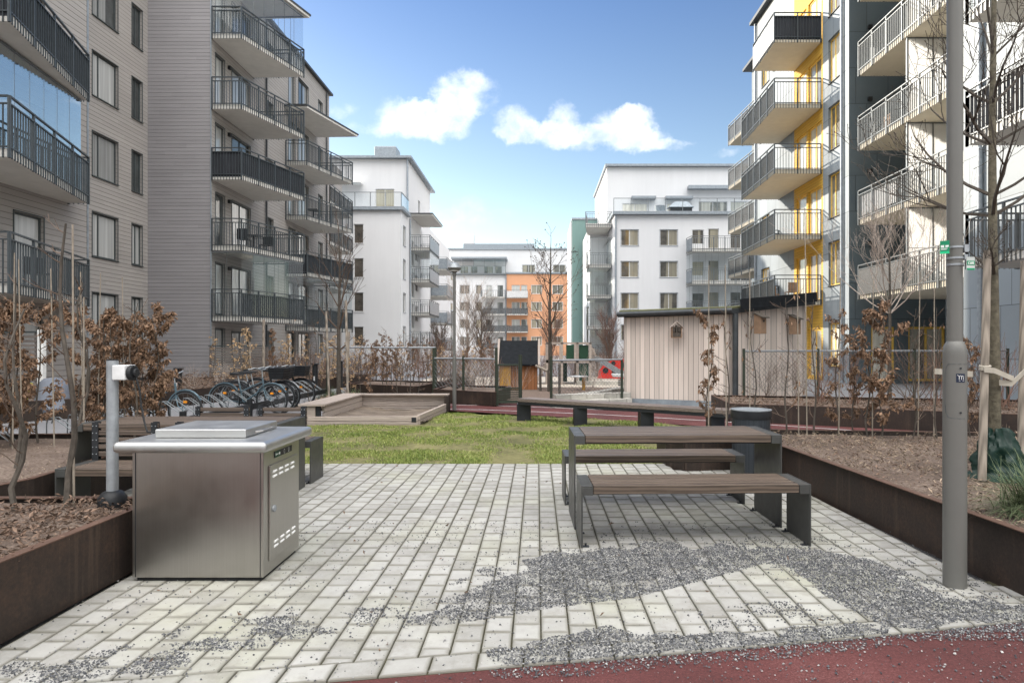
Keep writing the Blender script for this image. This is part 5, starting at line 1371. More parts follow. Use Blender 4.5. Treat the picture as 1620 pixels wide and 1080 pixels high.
# ================================================================== SHED
t=thing('timber_shed',(5,17.5,0),'pale vertical-board timber shed with a mossy sloping roof, behind the right track','shed')
S=[(2.28,16.35),(4.70,15.3),(7.42,17.25),(6.4,20.6),(2.7,19.6)]
ev=[2.20,2.24,2.60,2.62,2.42]
MB().prism(S,-.05,.10).build('plinth',M['gtrim'],t)
Si=[(p[0]*.995+.02,p[1]*.995+.08) for p in S]
MB().prism(Si,[.103]*5,[e-.0 for e in ev]).build('wall',M['larch'],t)
def outset(P,e):
    c=Vector((sum(p[0] for p in P)/len(P),sum(p[1] for p in P)/len(P))); o=[]
    for p in P:
        v=Vector((p[0]-c.x,p[1]-c.y)); L=v.length; o.append((p[0]+v.x/L*e,p[1]+v.y/L*e))
    return o
So=outset(S,.22)
r_=MB().prism(So,[e+.005 for e in ev],[e+.12 for e in ev]).build('roof',M['trim'],t)
Sm=outset(S,.16); MB().prism(Sm,[e+.121 for e in ev],[e+.17 for e in ev]).build('sedum_cover',M['sedum'],r_)
a=Vector((So[0][0],So[0][1],ev[0]+.08)); b=Vector((So[1][0],So[1][1],ev[1]+.08)); d=(b-a).normalized(); nr=Vector((d.y,-d.x,0))*.07
MB().tube([a+nr,b+nr],.06,12).build('gutter',M['trim'],r_,smooth=True)
MB().tube([(4.80,15.17,2.25),(4.80,15.17,-.03)],.07,16).build('downpipe',M['trim'],t,smooth=True)
MB().bar((4.93,15.14,2.47),(7.6,17.05,2.80),.05,.26).build('fascia',M['roofblack'],r_)
lab=['small house-shaped insect hotel on the front wall of the timber shed','plain wooden nest box on the side of the shed, the nearer of two','plain wooden nest box on the side of the shed, the farther of two']
# insect hotel
c=at(1068,522,15.72); t=thing('insect_hotel',(c.x,15.66,c.z-.16),lab[0],'insect hotel')
x,y,z=c.x,15.62,c.z
MB().box(x-.11,y,z-.19,x+.11,y+.015,z+.08).box(x-.12,y-.10,z-.20,x+.12,y+.015,z-.18).box(x-.125,y-.1,z-.18,x-.105,y,z+.07).box(x+.105,y-.1,z-.18,x+.125,y,z+.07).build('case',M['ply'],t)
MB().hexa([(x-.17,y-.13,z+.04),(x,y-.13,z+.19),(x,y+.02,z+.19),(x-.17,y+.02,z+.04),(x-.165,y-.13,z+.065),(x,y-.13,z+.22),(x,y+.02,z+.22),(x-.165,y+.02,z+.065)]).hexa([(x,y-.13,z+.19),(x+.17,y-.13,z+.04),(x+.17,y+.02,z+.04),(x,y+.02,z+.19),(x,y-.13,z+.22),(x+.165,y-.13,z+.065),(x+.165,y+.02,z+.065),(x,y+.02,z+.22)]).build('roof',M['sandwood'],t)
MB().box(x-.10,y-.09,z-.175,x+.10,y-.005,z-.07).box(x-.10,y-.08,z-.05,x-.04,y-.005,z+.06).box(x+.04,y-.08,z-.05,x+.10,y-.005,z+.06).box(x-.02,y-.08,z-.06,x+.02,y-.005,z+.12).build('filling',M['bark'],t)
def nestbox(px,py,Y,label):
    c=at(px,py,Y); t=thing('nest_box',(c.x,Y,c.z-.3),label,'nest box'); x,y,z=c.x,Y,c.z
    d=Vector((2.72,1.95,0)).normalized(); nr=Vector((d.y,-d.x,0))
    def B(mb,u0,u1,w0,w1,z0,z1,z1b=None):
        f=lambda u_,w_,z_: (x+d.x*u_+nr.x*w_,y+d.y*u_+nr.y*w_,z_)
        z1b=z1 if z1b is None else z1b
        return mb.hexa([f(u0,w1,z0),f(u1,w1,z0),f(u1,w0,z0),f(u0,w0,z0),f(u0,w1,z1b),f(u1,w1,z1b),f(u1,w0,z1),f(u0,w0,z1)])
    B(MB(),-.11,.11,.0,.2,z-.28,z+.22,z+.12).build('box',M['ply'],t)
    mb=MB(); f=lambda u_,w_,z_: (x+d.x*u_+nr.x*w_,y+d.y*u_+nr.y*w_,z_)
    mb.hexa([f(-.14,.27,z+.10),f(.14,.27,z+.10),f(.14,-.02,z+.225),f(-.14,-.02,z+.225),f(-.14,.27,z+.125),f(.14,.27,z+.125),f(.14,-.02,z+.25),f(-.14,-.02,z+.25)]).build('roof',M['bark'],t)
    p=f(0,.201,z+.03); q=f(0,.206,z+.03); MB().tube([p,q],.03,12).build('entrance_hole',M['black'],t)
nestbox(1197,510,15.45,lab[1]); nestbox(1252,512,16.62,lab[2])
# ================================================================== FENCES
def fence(P,zt,label,posts=None,bottom=.0,mesh=True,pitch=.09,name='mesh_fence',ph=None):
    t=thing(name,(P[0][0],P[0][1],bottom),label,'fence')
    for i,p in enumerate(P):
        h=(ph[i] if ph else zt+.06)
        MB().tube([(p[0],p[1],bottom-.2),(p[0],p[1],h)],.034,10).build('post',M['greenpaint'],t)
    for i in range(len(P)-1):
        a=Vector((*P[i],0)); b=Vector((*P[i+1],0)); d=b-a; L=d.length
        MB().tube([(a.x,a.y,zt),(b.x,b.y,zt)],.024,8).build('top_rail',M['galv'],t,smooth=True)
        if mesh:
            mb=MB(); H=zt-bottom-.08; k=int((L+H)/pitch); d=d.normalized()
            for s in (0,1):
                for j in range(k):
                    o=j*pitch; u0=max(0,o-H); u1=min(L,o); 
                    if u1<=u0: continue
                    z0=bottom+.05+(o-u0 if s else o-u0); z1=bottom+.05+(o-u1)
                    if s: u0,u1=L-u0,L-u1
                    p=a+d*u0; q=a+d*u1; mb.tube([(p.x,p.y,z0),(q.x,q.y,z1)],.0028,3,cap=False)
            mb.build('wire_mesh',M['rail_grey'],t)
    return t
fence([(4.95,15.0),(7.0,15.6),(9.4,15.6),(11.8,15.7)],1.34,'green-posted wire fence with galvanised rail in front of the right-hand house',bottom=.3,pitch=.11)
fence([(.33,14.85),(2.15,15.9)],1.12,'short wire mesh fence with one thick green post between the playground and the red track',bottom=.22,ph=[1.22,1.12],pitch=.1)
fence([(-2.75,16.6),(-1.9,16.1),(-1.01,15.45)],1.14,'green-posted fence above the dark steel planter beside the far lamp post',bottom=.33,ph=[1.42,1.2,1.42],pitch=.12)
fence([(-5.9,17.6),(-2.8,17.2)],1.42,'fence rail running behind the row of leafless saplings',bottom=.3,ph=[1.48,1.42],mesh=False)
g=thing('garden_gate',(-.6,15.4,0),'open green-framed wire gate beside the playhouse','gate')
G0=Vector((-.98,15.4,0)); G1=Vector((-.42,15.5,0))
mb=MB()
for p in (G0,G1): mb.bar((p.x,p.y,0),(p.x,p.y,1.02),.05,.05)
for z in (.08,.42,1.0): mb.bar((G0.x,G0.y,z),(G1.x,G1.y,z),.04,.04)
mb.build('frame',M['greenpaint'],g)
mb=MB()
for i in range(1,12): mb.tube([(G0.x+(G1.x-G0.x)*i/12,G0.y+.01*i/12,.44),(G0.x+(G1.x-G0.x)*i/12,G0.y+.01*i/12,.99)],.003,4)
for i in range(1,11): mb.tube([(G0.x,G0.y,.44+i*.05),(G1.x,G1.y,.44+i*.05)],.003,4)
mb.build('wire_mesh',M['rail_grey'],g)
mb=MB()
for i in range(6): mb.bar((G0.x,G0.y,.11+i*.052),(G1.x,G1.y,.11+i*.052),.01,.03)
mb.build('lower_slats',M['greenpaint'],g)
MB().tube([(-.42,15.5,-.1),(-.42,15.5,1.25)],.045,10).build('gate_post',M['greenpaint'],g)
# ================================================================== STEEL PLANTERS beyond
corten('steel_planter',[(-2.72,16.35),(-1.02,15.25),(-.75,17.6),(-2.6,18.2)],0,.34,'dark steel planter below the fence, right of the far lamp post')
soil([(-2.7,16.4),(-1.05,15.3),(-.78,17.5),(-2.58,18.1)],.30)
corten('steel_planter',[(-5.6,18.4),(-3.3,17.2),(-2.9,19.6),(-5.3,20.4)],0,.36,'dark steel planter holding a row of thin upright saplings behind the sandbox')
soil([(-5.55,18.45),(-3.35,17.25),(-2.95,19.5),(-5.25,20.3)],.32)
corten('steel_planter',[(-2.85,18.7),(-2.2,17.2),(-2.15,21.5),(-2.85,22.0)],0,.40,'brighter rust-coloured steel planter side facing the lawn, behind the far lamp post')
corten('steel_planter',[(3.75,12.2),(4.95,11.75),(6.45,11.0),(8.2,10.1),(13,9.0),(13,12.4),(4.0,14.4)],-.02,.34,'dark steel planter wall along the far side of the red track on the right')
soil([(3.8,12.25),(4.95,11.8),(6.45,11.05),(8.2,10.15),(13,9.05),(13,12.3),(4.05,14.3)],.30)
litter('plant_debris',[(3.8,12.25),(6.45,11.05),(8.2,10.15),(13,9.05),(13,12.3),(4.05,14.3)],.30,9000,M['litter'],'brown leaf debris in the planter along the far red track',(.03,.07),.05,9,thin=.4)
corten('steel_planter',[(-10.6,12.0),(-9.4,13.4),(-8.3,18.5),(-6.6,24.5),(-9.5,26),(-13,20),(-13,12)],-.05,.36,'long rust-brown planter edge in front of the grey timber house')
soil([(-10.6,12.05),(-9.45,13.45),(-8.35,18.5),(-6.65,24.4),(-9.5,25.9),(-12.9,20),(-12.9,12.1)],.31)
corten('steel_planter',[(-13,9.2),(-9.9,9.8),(-9.9,11.2),(-13,11.2)],-.05,.36,'low steel planter beside the slatted screen at the far left')
sheet('planting_bed',[(-5.7,14.6),(-2.1,14.45),(-2.3,16.2),(-2.9,17.0),(-5.8,18.2)],.02,SOIL)
litter('plant_debris',[(-5.7,14.6),(-2.1,14.45),(-2.3,16.2),(-2.9,17.0),(-5.8,18.2)],.02,9000,M['straw'],'dry pale stems on the planting bed behind the sandbox',(.04,.10),.1,12,thin=.2)
litter('plant_debris',[(-10.6,12.05),(-9.45,13.45),(-8.35,18.5),(-6.65,24.4),(-9.5,25.9),(-12.9,20),(-12.9,12.1)],.31,14000,M['litter'],'brown undergrowth in the planter along the grey timber house',(.05,.12),.28,13,thin=.25)
# ================================================================== PLAYGROUND
sheet('mulch_bed',[(-1.5,15.9),(2.3,16.6),(3.4,21),(2.0,22.5),(-2.2,22)],.0,pm('bark_mulch',(.17,.125,.10),.95,0,26,.6,1,40))
sheet('pale_play_sand',[(-5,22.6),(2.2,22.5),(5.5,21.5),(9,27),(8,31),(-5,30)],-.02,pm('pale_sand',(.50,.44,.37),.95,0,4,.15,.4,40))
def blocks(P,z0,z1,label,seed=1):
    r=random.Random(seed); mb=MB()
    for i in range(len(P)-1):
        a=Vector((*P[i],0)); b=Vector((*P[i+1],0)); d=(b-a); L=d.length; d=d/L; nr=Vector((-d.y,d.x,0))*.14
        s=0
        while s<L:
            e=min(L,s+r.uniform(.35,.6)); p=a+d*(s+.006); q=a+d*(e-.006)
            mb.prism([((p-nr).x,(p-nr).y),((q-nr).x,(q-nr).y),((q+nr).x,(q+nr).y),((p+nr).x,(p+nr).y)],z0,z1+r.uniform(-.008,.008)); s=e
    o=mb.build('stone_kerb',M['granite'],None,bevel=.012); return tag(o,label,'kerb')
blocks([(.35,15.05),(2.35,15.95)],-.05,.14,'lower course of granite blocks along the track by the shed',2)
blocks([(.4,15.35),(2.35,16.2)],-.05,.27,'upper granite block wall beside the timber shed',3)
blocks([(.5,15.7),(3.2,20.5)],-.05,.18,'granite kerb running back from the shed into the playground',4)
blocks([(1.5,24.0),(7,24.3)],-.05,.12,'far granite edging of the pale play sand',5)
# playhouse
t=thing('playhouse',(-.6,21.7,0),'small orange-stained wooden playhouse with a black felt roof','playhouse')
MB().box(-1.22,21.1,.0,-.05,22.3,.80).build('wall',M['orangewood'],t)
MB().box(-1.28,21.02,0,-.90,21.095,.82).build('door_panel',M['ochrewood'],t)
MB().prism([(-.05,21.1),(-.0,21.1),(-.0,22.3),(-.05,22.3)],0,.80).build('gable_board',M['orangewood'],t)
mb=MB(); mb.hexa([(-.05,21.1,.80),(-.0,21.1,.80),(-.0,22.3,.80),(-.05,22.3,.80),(-.05,21.69,1.52),(-.0,21.69,1.52),(-.0,21.71,1.52),(-.05,21.71,1.52)]); mb.hexa([(-1.22,21.1,.80),(-1.17,21.1,.80),(-1.17,22.3,.80),(-1.22,22.3,.80),(-1.22,21.69,1.52),(-1.17,21.69,1.52),(-1.17,21.71,1.52),(-1.22,21.71,1.52)]); mb.build('gable',M['orangewood'],t)
mb=MB()
mb.hexa([(-1.28,20.92,.80),(.02,20.92,.80),(.02,21.72,1.60),(-1.28,21.72,1.60),(-1.28,20.9,.86),(.02,20.9,.86),(.02,21.72,1.66),(-1.28,21.72,1.66)])
mb.hexa([(-1.28,21.72,1.60),(.02,21.72,1.60),(.02,22.5,.80),(-1.28,22.5,.80),(-1.28,21.72,1.66),(.02,21.72,1.66),(.02,22.52,.86),(-1.28,22.52,.86)])
rf=mb.build('roof',M['roofblack'],t)
mb=MB()
for x in (-1.36,.025):
    mb.hexa([(x,20.86,.72),(x+.07,20.86,.72),(x+.07,21.72,1.60),(x,21.72,1.60),(x,20.84,.86),(x+.07,20.84,.86),(x+.07,21.72,1.72),(x,21.72,1.72)])
    mb.hexa([(x,21.721,1.60),(x+.07,21.721,1.60),(x+.07,22.56,.72),(x,22.56,.72),(x,21.721,1.72),(x+.07,21.721,1.72),(x+.07,22.58,.86),(x,22.58,.86)])
mb.build('barge_board',M['sandwood'],rf)
MB().box(.002,21.5,.05,.01,21.95,.75).build('doorway',M['black'],t)
# climbing frame with slide
t=thing('climbing_frame',(1.3,25.5,0),'pale timber climbing frame with dark green panels and a metal slide','climbing frame')
fy0,fy1=24.2,25.6; mb=MB()
for x in (.38,.95,1.55,2.05):
    for y in (fy0,fy1): mb.bar((x,y,-.03),(x,y,1.60),.09,.09)
mb.build('post',M['sandwood'],t)
mb=MB()
for y in (fy0,fy1): mb.bar((.34,y,1.58),(2.1,y,1.58),.09,.07).bar((.34,y,.88),(2.1,y,.88),.09,.12)
mb.bar((.38,fy0+.05,1.58),(.38,fy1-.05,1.58),.07,.07).bar((.38,fy0+.05,.88),(.38,fy1-.05,.88),.07,.1)
mb.box(.42,fy0+.06,.86,2.0,fy1-.06,.90).build('deck',M['sandwood'],t)
for b_ in ((1.18,fy1-.03,.95,1.50,fy1,1.52),(1.0,fy1-.03,.02,1.22,fy1,.8),(1.62,fy0+.04,.95,1.98,fy0+.06,1.5),(1.62,fy0+.04,.05,1.98,fy0+.06,.8)): MB().box(*b_).build('green_panel',M['darkgreen'],t)
mb=MB(); P_=[(2.1,24.9,.95),(2.5,24.7,.85),(3.1,24.4,.45),(3.5,24.2,.28),(3.9,24.1,.25)]
for i in range(4):
    a,b=P_[i],P_[i+1]
    for s in (-.22,.22): mb.bar((a[0],a[1]+s,a[2]+.08),(b[0],b[1]+s,b[2]+.08),.03,.16)
    mb.bar((a[0],a[1],a[2]),(b[0],b[1],b[2]),.44,.02)
mb.build('slide',M['galv'],t)
mb=MB()
for i in range(5): mb.bar((.0+.08*i,24.4,.1+.17*i),(.0+.08*i,25.2,.1+.17*i),.14,.03)
mb.bar((-.05,24.4,0),(.38,24.4,.85),.05,.08).bar((-.05,25.2,0),(.38,25.2,.85),.05,.08); mb.build('ladder',M['sandwood'],t)
nm=MB()
for i in range(8):
    nm.tube([(2.08+.03*i,24.3+.1*i,1.5-.03*i),(2.1+.07*i,24.2+.08*i,.0)],.012,4)
for i in range(6): nm.tube([(2.1,24.25,1.4-.22*i),(2.45,25.0,1.3-.22*i)],.012,4)
nm.build('climbing_net',M['twig_pale'],t)
# ladybird wall
t=thing('ladybird_panel',(3.3,28.0,0),'red rounded ladybird play panel with black spots behind the slide','play panel')
pts=[(2.75+.01,0)]; out_=[]
prof=[(2.7,.02),(2.75,.35),(3.0,.68),(3.4,.85),(3.9,.9),(4.5,.85),(4.9,.6),(5.0,.02)]
mb=MB(); n_=len(prof); b0=0
mb.v=[(p[0],28.0,p[1]) for p in prof]+[(p[0],28.12,p[1]) for p in prof]
mb.f=[tuple(range(n_)),tuple(reversed(range(n_,2*n_)))]+[(i,n_+i,n_+(i+1)%n_,(i+1)%n_) for i in range(n_)]
mb.build('body',M['rubber_red'],t)
mb=MB()
for (x,z,r0) in ((3.05,.38,.13),(3.5,.35,.17),(3.9,.62,.14),(4.3,.35,.16),(3.4,.7,.1)): mb.tube([(x,27.97,z),(x,27.999,z)],r0,18)
mb.build('spot',M['black'],t)
# play table, spring toy, balance posts
t=thing('play_table',(1.55,20.9,0),'small round play table on an orange timber post','play table')
MB().tube([(1.55,20.9,-.02),(1.55,20.9,.43)],.055,10).build('leg',M['ochrewood'],t); MB().tube([(1.4,20.9,.435),(1.4,20.9,.47)],.30,20).build('tabletop',M['wframe'],t)
t=thing('spring_rider',(3.0,22.6,0),'small grey and white spring rider in the pale sand by the shed','spring toy')
cp=[(3.0+.08*math.cos(k*.9),22.6+.08*math.sin(k*.9),.02+k*.012) for k in range(26)]
MB().tube(cp,.012,5).build('spring',M['blackmetal'],t,smooth=True)
MB().hexa([(2.72,22.5,.35),(3.2,22.5,.33),(3.2,22.7,.33),(2.72,22.7,.35),(2.66,22.52,.48),(3.3,22.52,.46),(3.3,22.68,.46),(2.66,22.68,.48)]).build('body',M['wframe'],t,bevel=.04,seg=3)
MB().tube([(3.2,22.6,.42),(3.3,22.6,.62),(3.4,22.6,.68)],.045,10).build('head',M['black'],t,smooth=True)
t=thing('balance_posts',(0,20.2,0),'row of dark timber balance posts with a log rail beside the playhouse','balance beam')
for (x,y,h) in ((.1,20.4,.75),(.36,20.2,.7),(.68,19.2,.9)): MB().tube([(x,y,-.02),(x,y,h)],.04,8).build('post',M['bark'],t)
MB().tube([(-.05,20.6,.82),(.42,20.2,.62)],.04,8).build('rail',M['stake'],t)
# ================================================================== SLATTED SCREENS / left terrace
def screen(x0,x1,y,z0,z1,label,sl=.05,gap=.022,capm=None):
    t=thing('slatted_screen',((x0+x1)/2,y,z0),label,'screen','horizontal slat garden screens'); mb=MB(); z=z0+.02
    while z+sl<z1: mb.box(x0,y,z,x1,y+.025,z+sl); z+=sl+gap
    mb.build('slats',M['siding_shaded'] if False else SLAT,t); mb=MB()
    for x in (x0,(x0+x1)/2,x1-.06): mb.box(x,y+.026,z0,x+.06,y+.08,z1)
    mb.build('post',SLAT,t); MB().box(x0-.02,y-.02,z1+.002,x1+.02,y+.09,z1+.04).build('top_board',M['frame'],t); return t
SLAT=pm('grey_timber_slat',(.19,.165,.15),.8,0,8,.25,.2,60,(1,1,6),island=.2)
screen(-12.9,-10.6,24.6,0,1.45,'long grey slatted garden screen at the foot of the grey timber house',.06,.035)
screen(-12.85,-11.05,13.8,0,1.75,'tall grey slatted screen at the far left edge, behind the leafy beech hedge',.06,.035)
MB().box(-11.02,13.78,0,-10.93,13.9,1.8)
tag(MB().box(-11.02,13.78,0,-10.90,13.9,1.82).build('white_post',M['white'],bevel=.01),'slim white post at the right end of the far-left slatted screen','post')
# covered thing with a yellow strap beside the white post
t=thing('covered_pushchair',(-10.1,13.0,0),'pushchair-sized bundle under a pale grey cover with a yellow strap, behind the left saplings','pushchair')
mb=MB(); NX_=14
prof=[(.30,.1),(.34,.2),(.30,.4),(.26,.55),(.22,.68),(.12,.78),(.03,.8)]
mb.lathe(-10.1,13.0,prof,20)
r=random.Random(4); mb.v=[(v[0]+mnoise.noise(Vector((v[0]*4,v[1]*4,v[2]*3)))*.09,v[1]+mnoise.noise(Vector((v[0]*4,v[1]*4,v[2]*3+9)))*.09,v[2]+mnoise.noise(Vector((v[0]*3,v[1]*3,5)))*.05*(v[2]>.1)) for v in mb.v]
mb.build('cover',pm('pale_grey_cover',(.17,.185,.22),.6),t,smooth=True)
MB().tube([(-10.36,12.66,.2),(-10.34,12.66,.45),(-10.30,12.75,.7)],.03,6).build('strap',pm('yellow_strap',(.75,.70,.05),.5),t,smooth=True)
# ================================================================== STAKED TREE furniture
def stake(x,y,z0,z1,r0,label,top=(0,0),name='tree_stake'):
    o=MB().tube([(x,y,z0),(x+top[0]*.5,y+top[1]*.5,(z0+z1)/2),(x+top[0],y+top[1],z1)],[r0,r0*.97,r0*.93],12).build(name,M['stake'],smooth=True); return tag(smooth_by_angle(o,50),label,'tree stake')
stake(3.66,5.15,.35,2.24,.031,'thick weathered wooden stake with a dark foot, beside the green watering bag',(.045,0))
stake(4.25,5.5,.35,2.2,.03,'wooden stake behind the green watering bag, right of the mossy tree',(.03,0))
def bag():
    t=thing('watering_bag',(3.88,5.28,.35),'crumpled dark green watering bag wrapped round the foot of the right-hand tree','watering bag')
    mb=MB(); n_=56; rows=30; base=len(mb.v)
    for j in range(rows+1):
        v=j/rows; z=.345+.42*v
        for k in range(n_):
            a=2*math.pi*k/n_
            rr=(.15*(1-v)**.7+.07)
            fold=math.sin(a*7+v*3+1.5*mnoise.noise(Vector((math.cos(a)*1.5,math.sin(a)*1.5,v*3))))
            rr+=.024*abs(fold)**.6*(1 if fold>0 else -1)*(.3+.7*(1-v))+.045*mnoise.noise(Vector((math.cos(a)*2.2,math.sin(a)*2.2,v*4)))+.02*mnoise.noise(Vector((math.cos(a)*7,math.sin(a)*7,v*9)))
            if v<.12: rr+=.10*(.12-v)/.12*(1+.5*math.sin(a*3))
            mb.v.append((3.88+rr*math.cos(a)+.05*(1-v),5.28+rr*math.sin(a)*.85,z+.012*mnoise.noise(Vector((a*2,v*6,3)))))
    for j in range(rows):
        for k in range(n_):
            k2=(k+1)%n_; mb.f.append((j*n_+k,j*n_+k2,(j+1)*n_+k2,(j+1)*n_+k))
    mb.f.append(tuple(rows*n_+k for k in range(n_)))
    mb.build('bag',M['bagreen'],t,smooth=True); return t
bag()
t=thing('tree_strap',(3.9,5.3,1.2),'pale webbing straps tying the right-hand tree to its stakes','strap')
def ribbon(P,w_,name='webbing'):
    mb=MB()
    for i in range(len(P)-1):
        a=Vector(P[i]); b=Vector(P[i+1]); mb.quad((a.x,a.y,a.z-w_),(b.x,b.y,b.z-w_),(b.x,b.y,b.z+w_),(a.x,a.y,a.z+w_))
    o=mb.build(name,M['strap'],t); s=o.modifiers.new('solid','SOLIDIFY'); s.thickness=.004; return o
ribbon([(3.65,5.11,1.26),(3.72,5.10,1.255),(3.75,5.12,1.25),(3.92,5.17,1.19),(3.96,5.2,1.185)],.022)
ribbon([(3.655,5.19,1.19),(3.5,5.18,1.215),(3.2,5.16,1.24)],.022) if False else None
ribbon([(3.84,5.20,1.15),(3.93,5.185,1.145),(3.97,5.22,1.15),(4.25,5.46,1.23),(4.45,5.5,1.27)],.024)
ribbon([(3.62,5.20,1.22),(3.45,5.3,1.235),(3.40,5.35,1.24)],.024)
mb=MB()
for a,z in ((0,1.275),(.6,1.29),(.3,1.262)): mb.tube([(3.685+.036*math.cos(k*.5),5.15+.036*math.sin(k*.5),z+.006*math.sin(k*.5+a)) for k in range(14)],.009,6)
mb.build('knot',M['strap'],t,smooth=True)
# ================================================================== PLANTS
def tube_path(r,p,d,L,seg,wob,trop=0):
    pts=[p.copy()]; 
    for i in range(seg):
        d=(d+Vector((r.uniform(-wob,wob),r.uniform(-wob,wob),r.uniform(-wob*.5,wob*.5)+trop))).normalized(); p=p+d*(L/seg); pts.append(p.copy())
    return pts,d
def branch(mb,r,p,d,L,rad,lev,P,tips=None):
    seg=4 if lev>0 else 3
    pts,dd=tube_path(r,p,d,L,seg,P.get('wob',.14),P.get('trop',.06))
    n_=len(pts); rr=[max(P.get('minr',.0022),rad*(1-.62*i/(n_-1))) for i in range(n_)]
    mb.tube(pts,rr,6 if rad>.02 else (4 if rad>.006 else 3),cap=False)
    if tips is not None and lev==0: tips.append((pts[-1],dd))
    if lev<=0: return
    k=P.get('kids',(3,5)); k=r.randint(*k)
    for i in range(k):
        t=r.uniform(.25,1.0) if i else 1.0; j=min(n_-2,int(t*(n_-1))); q=pts[j].lerp(pts[j+1],t*(n_-1)-j if t<1 else 1)
        base=(pts[j+1]-pts[j]).normalized(); s=base.orthogonal().normalized(); s=Matrix.Rotation(r.uniform(0,6.28),3,base)@s
        an=r.uniform(*P.get('ang',(.35,.85))); nd=(base*math.cos(an)+s*math.sin(an)).normalized()
        branch(mb,r,q,nd,L*r.uniform(*P.get('len',(.45,.75))),max(.002,rad*(1-.5*t)*.6),lev-1,P,tips)
def bare_tree(name,loc,h,rad,label,whorls,seed=1,lev=3,bark=None,twig=None,lean=(0,0),P=None,group=None,top=True,cones=False,catname='tree',trunkpts=None):
    r=random.Random(seed); P=P or {}
    t=thing(name,loc,label,catname,group); o=Vector(loc)
    seg=10; tp=[]
    for i in range(seg+1):
        v=i/seg; tp.append(o+Vector((lean[0]*v+.02*h/4*math.sin(v*7+seed)*v,lean[1]*v+.02*math.cos(v*6+seed)*v,h*v)))
    rr=[rad*(1-.80*(i/seg)**1.1) for i in range(seg+1)]
    mbt=MB().tube(tp,rr,10); mbt.build('trunk',bark or M['bark'],t,smooth=True)
    mb=MB(); tips=[]
    for (z,k,L,an) in whorls:
        v=(z-loc[2])/h; j=min(seg-1,int(v*seg)); p=tp[j].lerp(tp[j+1],v*seg-j); br=rad*(1-.8*v)*.55; a0=r.uniform(0,6.28)
        for i in range(k):
            a=a0+6.283*i/k+r.uniform(-.3,.3); e=an+r.uniform(-.15,.15)
            d=Vector((math.cos(a)*math.cos(e),math.sin(a)*math.cos(e),math.sin(e)))
            branch(mb,r,p,d,L*r.uniform(.8,1.15),br,lev,P,tips)
    if top: branch(mb,r,tp[-1],Vector((0,0,1)),h*.12,rad*.2,lev-1,P,tips)
    if not cones:
        for (p,d) in tips[:400]: mb.tube([p,p+d*.012],[.004,.003],4)
    cr=mb.build('crown',twig or M['twig'],t)
    if cones:
        cm=MB(); 
        for (p,d) in tips:
            if r.random()<.45: cm.tube([p,p-Vector((0,0,.035))],[.022,.012],5)
        if cm.v: cm.build('cones',M['bark'],cr)
    return t
# right foreground tree
bare_tree('street_tree',(3.86,5.28,.36),5.2,.047,'mossy-trunked bare tree tied to stakes in the right foreground planter',
  [(2.05,2,.35,.35),(2.55,3,.95,.35),(2.72,2,.8,.5),(3.15,3,.85,.5),(3.5,3,.8,.6),(3.9,3,.8,.65),(4.4,3,.7,.7),(4.9,2,.6,.8)],seed=21,lev=3,bark=M['bark_moss'],twig=M['bark'],lean=(-.02,.0),P={'wob':.17,'trop':.10,'kids':(3,5),'ang':(.4,.95),'len':(.4,.68)})
bare_tree('street_tree',(7.6,13.5,.3),3.9,.045,'candelabra-shaped bare tree behind the right fence, its low fork mossy green',
  [(2.15,4,1.5,.55),(2.3,3,1.3,.8),(2.8,3,.9,.8),(3.3,3,.7,.9)],seed=5,lev=3,twig=M['twig_pale'],P={'wob':.12,'trop':.13,'kids':(3,5),'ang':(.3,.8),'len':(.45,.75)})
bare_tree('garden_tree',(-5.42,17.1,.0),4.6,.07,'bare garden tree between wooden stakes, in front of the grey timber house',
  [(1.35,2,.5,.6),(1.9,3,.9,.9),(2.5,3,.9,.95),(3.0,3,.8,1.0),(3.6,3,.6,1.1)],seed=9,lev=2,twig=M['twig'],P={'wob':.1,'trop':.1,'kids':(3,4),'ang':(.3,.6),'len':(.45,.7),'minr':.004})
bare_tree('alder_tree',(.42,20.5,.0),4.7,.075,'slender bare alder with small cones rising in front of the orange house',
  [(1.6,3,.9,.7),(2.1,3,1.0,.6),(2.6,3,1.0,.6),(3.1,3,1.0,.55),(3.5,3,.9,.55),(3.9,3,.7,.6),(4.3,2,.5,.8)],seed=14,lev=2,twig=M['twig'],P={'wob':.13,'trop':.10,'kids':(3,4),'ang':(.35,.9),'len':(.4,.7),'minr':.0045},cones=True)
for i,(x,y,h,lab,tw,sd) in enumerate(((-5.6,50,6.2,'pale-twigged birch in front of the far white house','twig_pale',31),(-4.3,48,4.8,'darker bare tree beside the pale birch, in front of the far balconies','twig',32),(1.2,52,4.2,'reddish bare shrub-like tree before the orange wall','twig_red',33),(5.3,46,3.9,'bare tree in front of the white right-hand house','twig_red',34),(-7.2,46,3.0,'low twiggy tree near the far lamp post','twig',35))):
    bare_tree('far_tree',(x,y,0),h*.7,.09,lab,[(h*k,4,h*.30,1.0) for k in (.15,.25,.35,.45,.55,.63)],seed=sd,lev=2,twig=M[tw],bark=M['twig_pale'] if i==0 else M['bark'],P={'wob':.1,'trop':.08,'kids':(4,6),'ang':(.25,.6),'len':(.45,.75),'minr':.007})
for (x,y,z0,h,tx,lab) in ((-5.62,16.9,0,2.4,-.08,'leaning wooden stake left of the garden tree'),(-5.17,17.0,0,1.85,.05,'wooden stake right of the garden tree'),(-4.72,15.6,0,2.6,-.05,'slim vertical stake between garden tree and steel planter')):
    stake(x,y,z0,z0+h,.032,lab,(tx,0))
# tall wooden garden stakes in front of grey house
for (px,Y,y1,lab) in ((417,24,505,'wooden stake by the left garden screen'),(395,23,540,'shorter wooden stake left of its neighbour by the garden screen')):
    c=at(px,548,Y); stake(c.x,Y,.3,at(px,y1,Y).z,.05,lab)
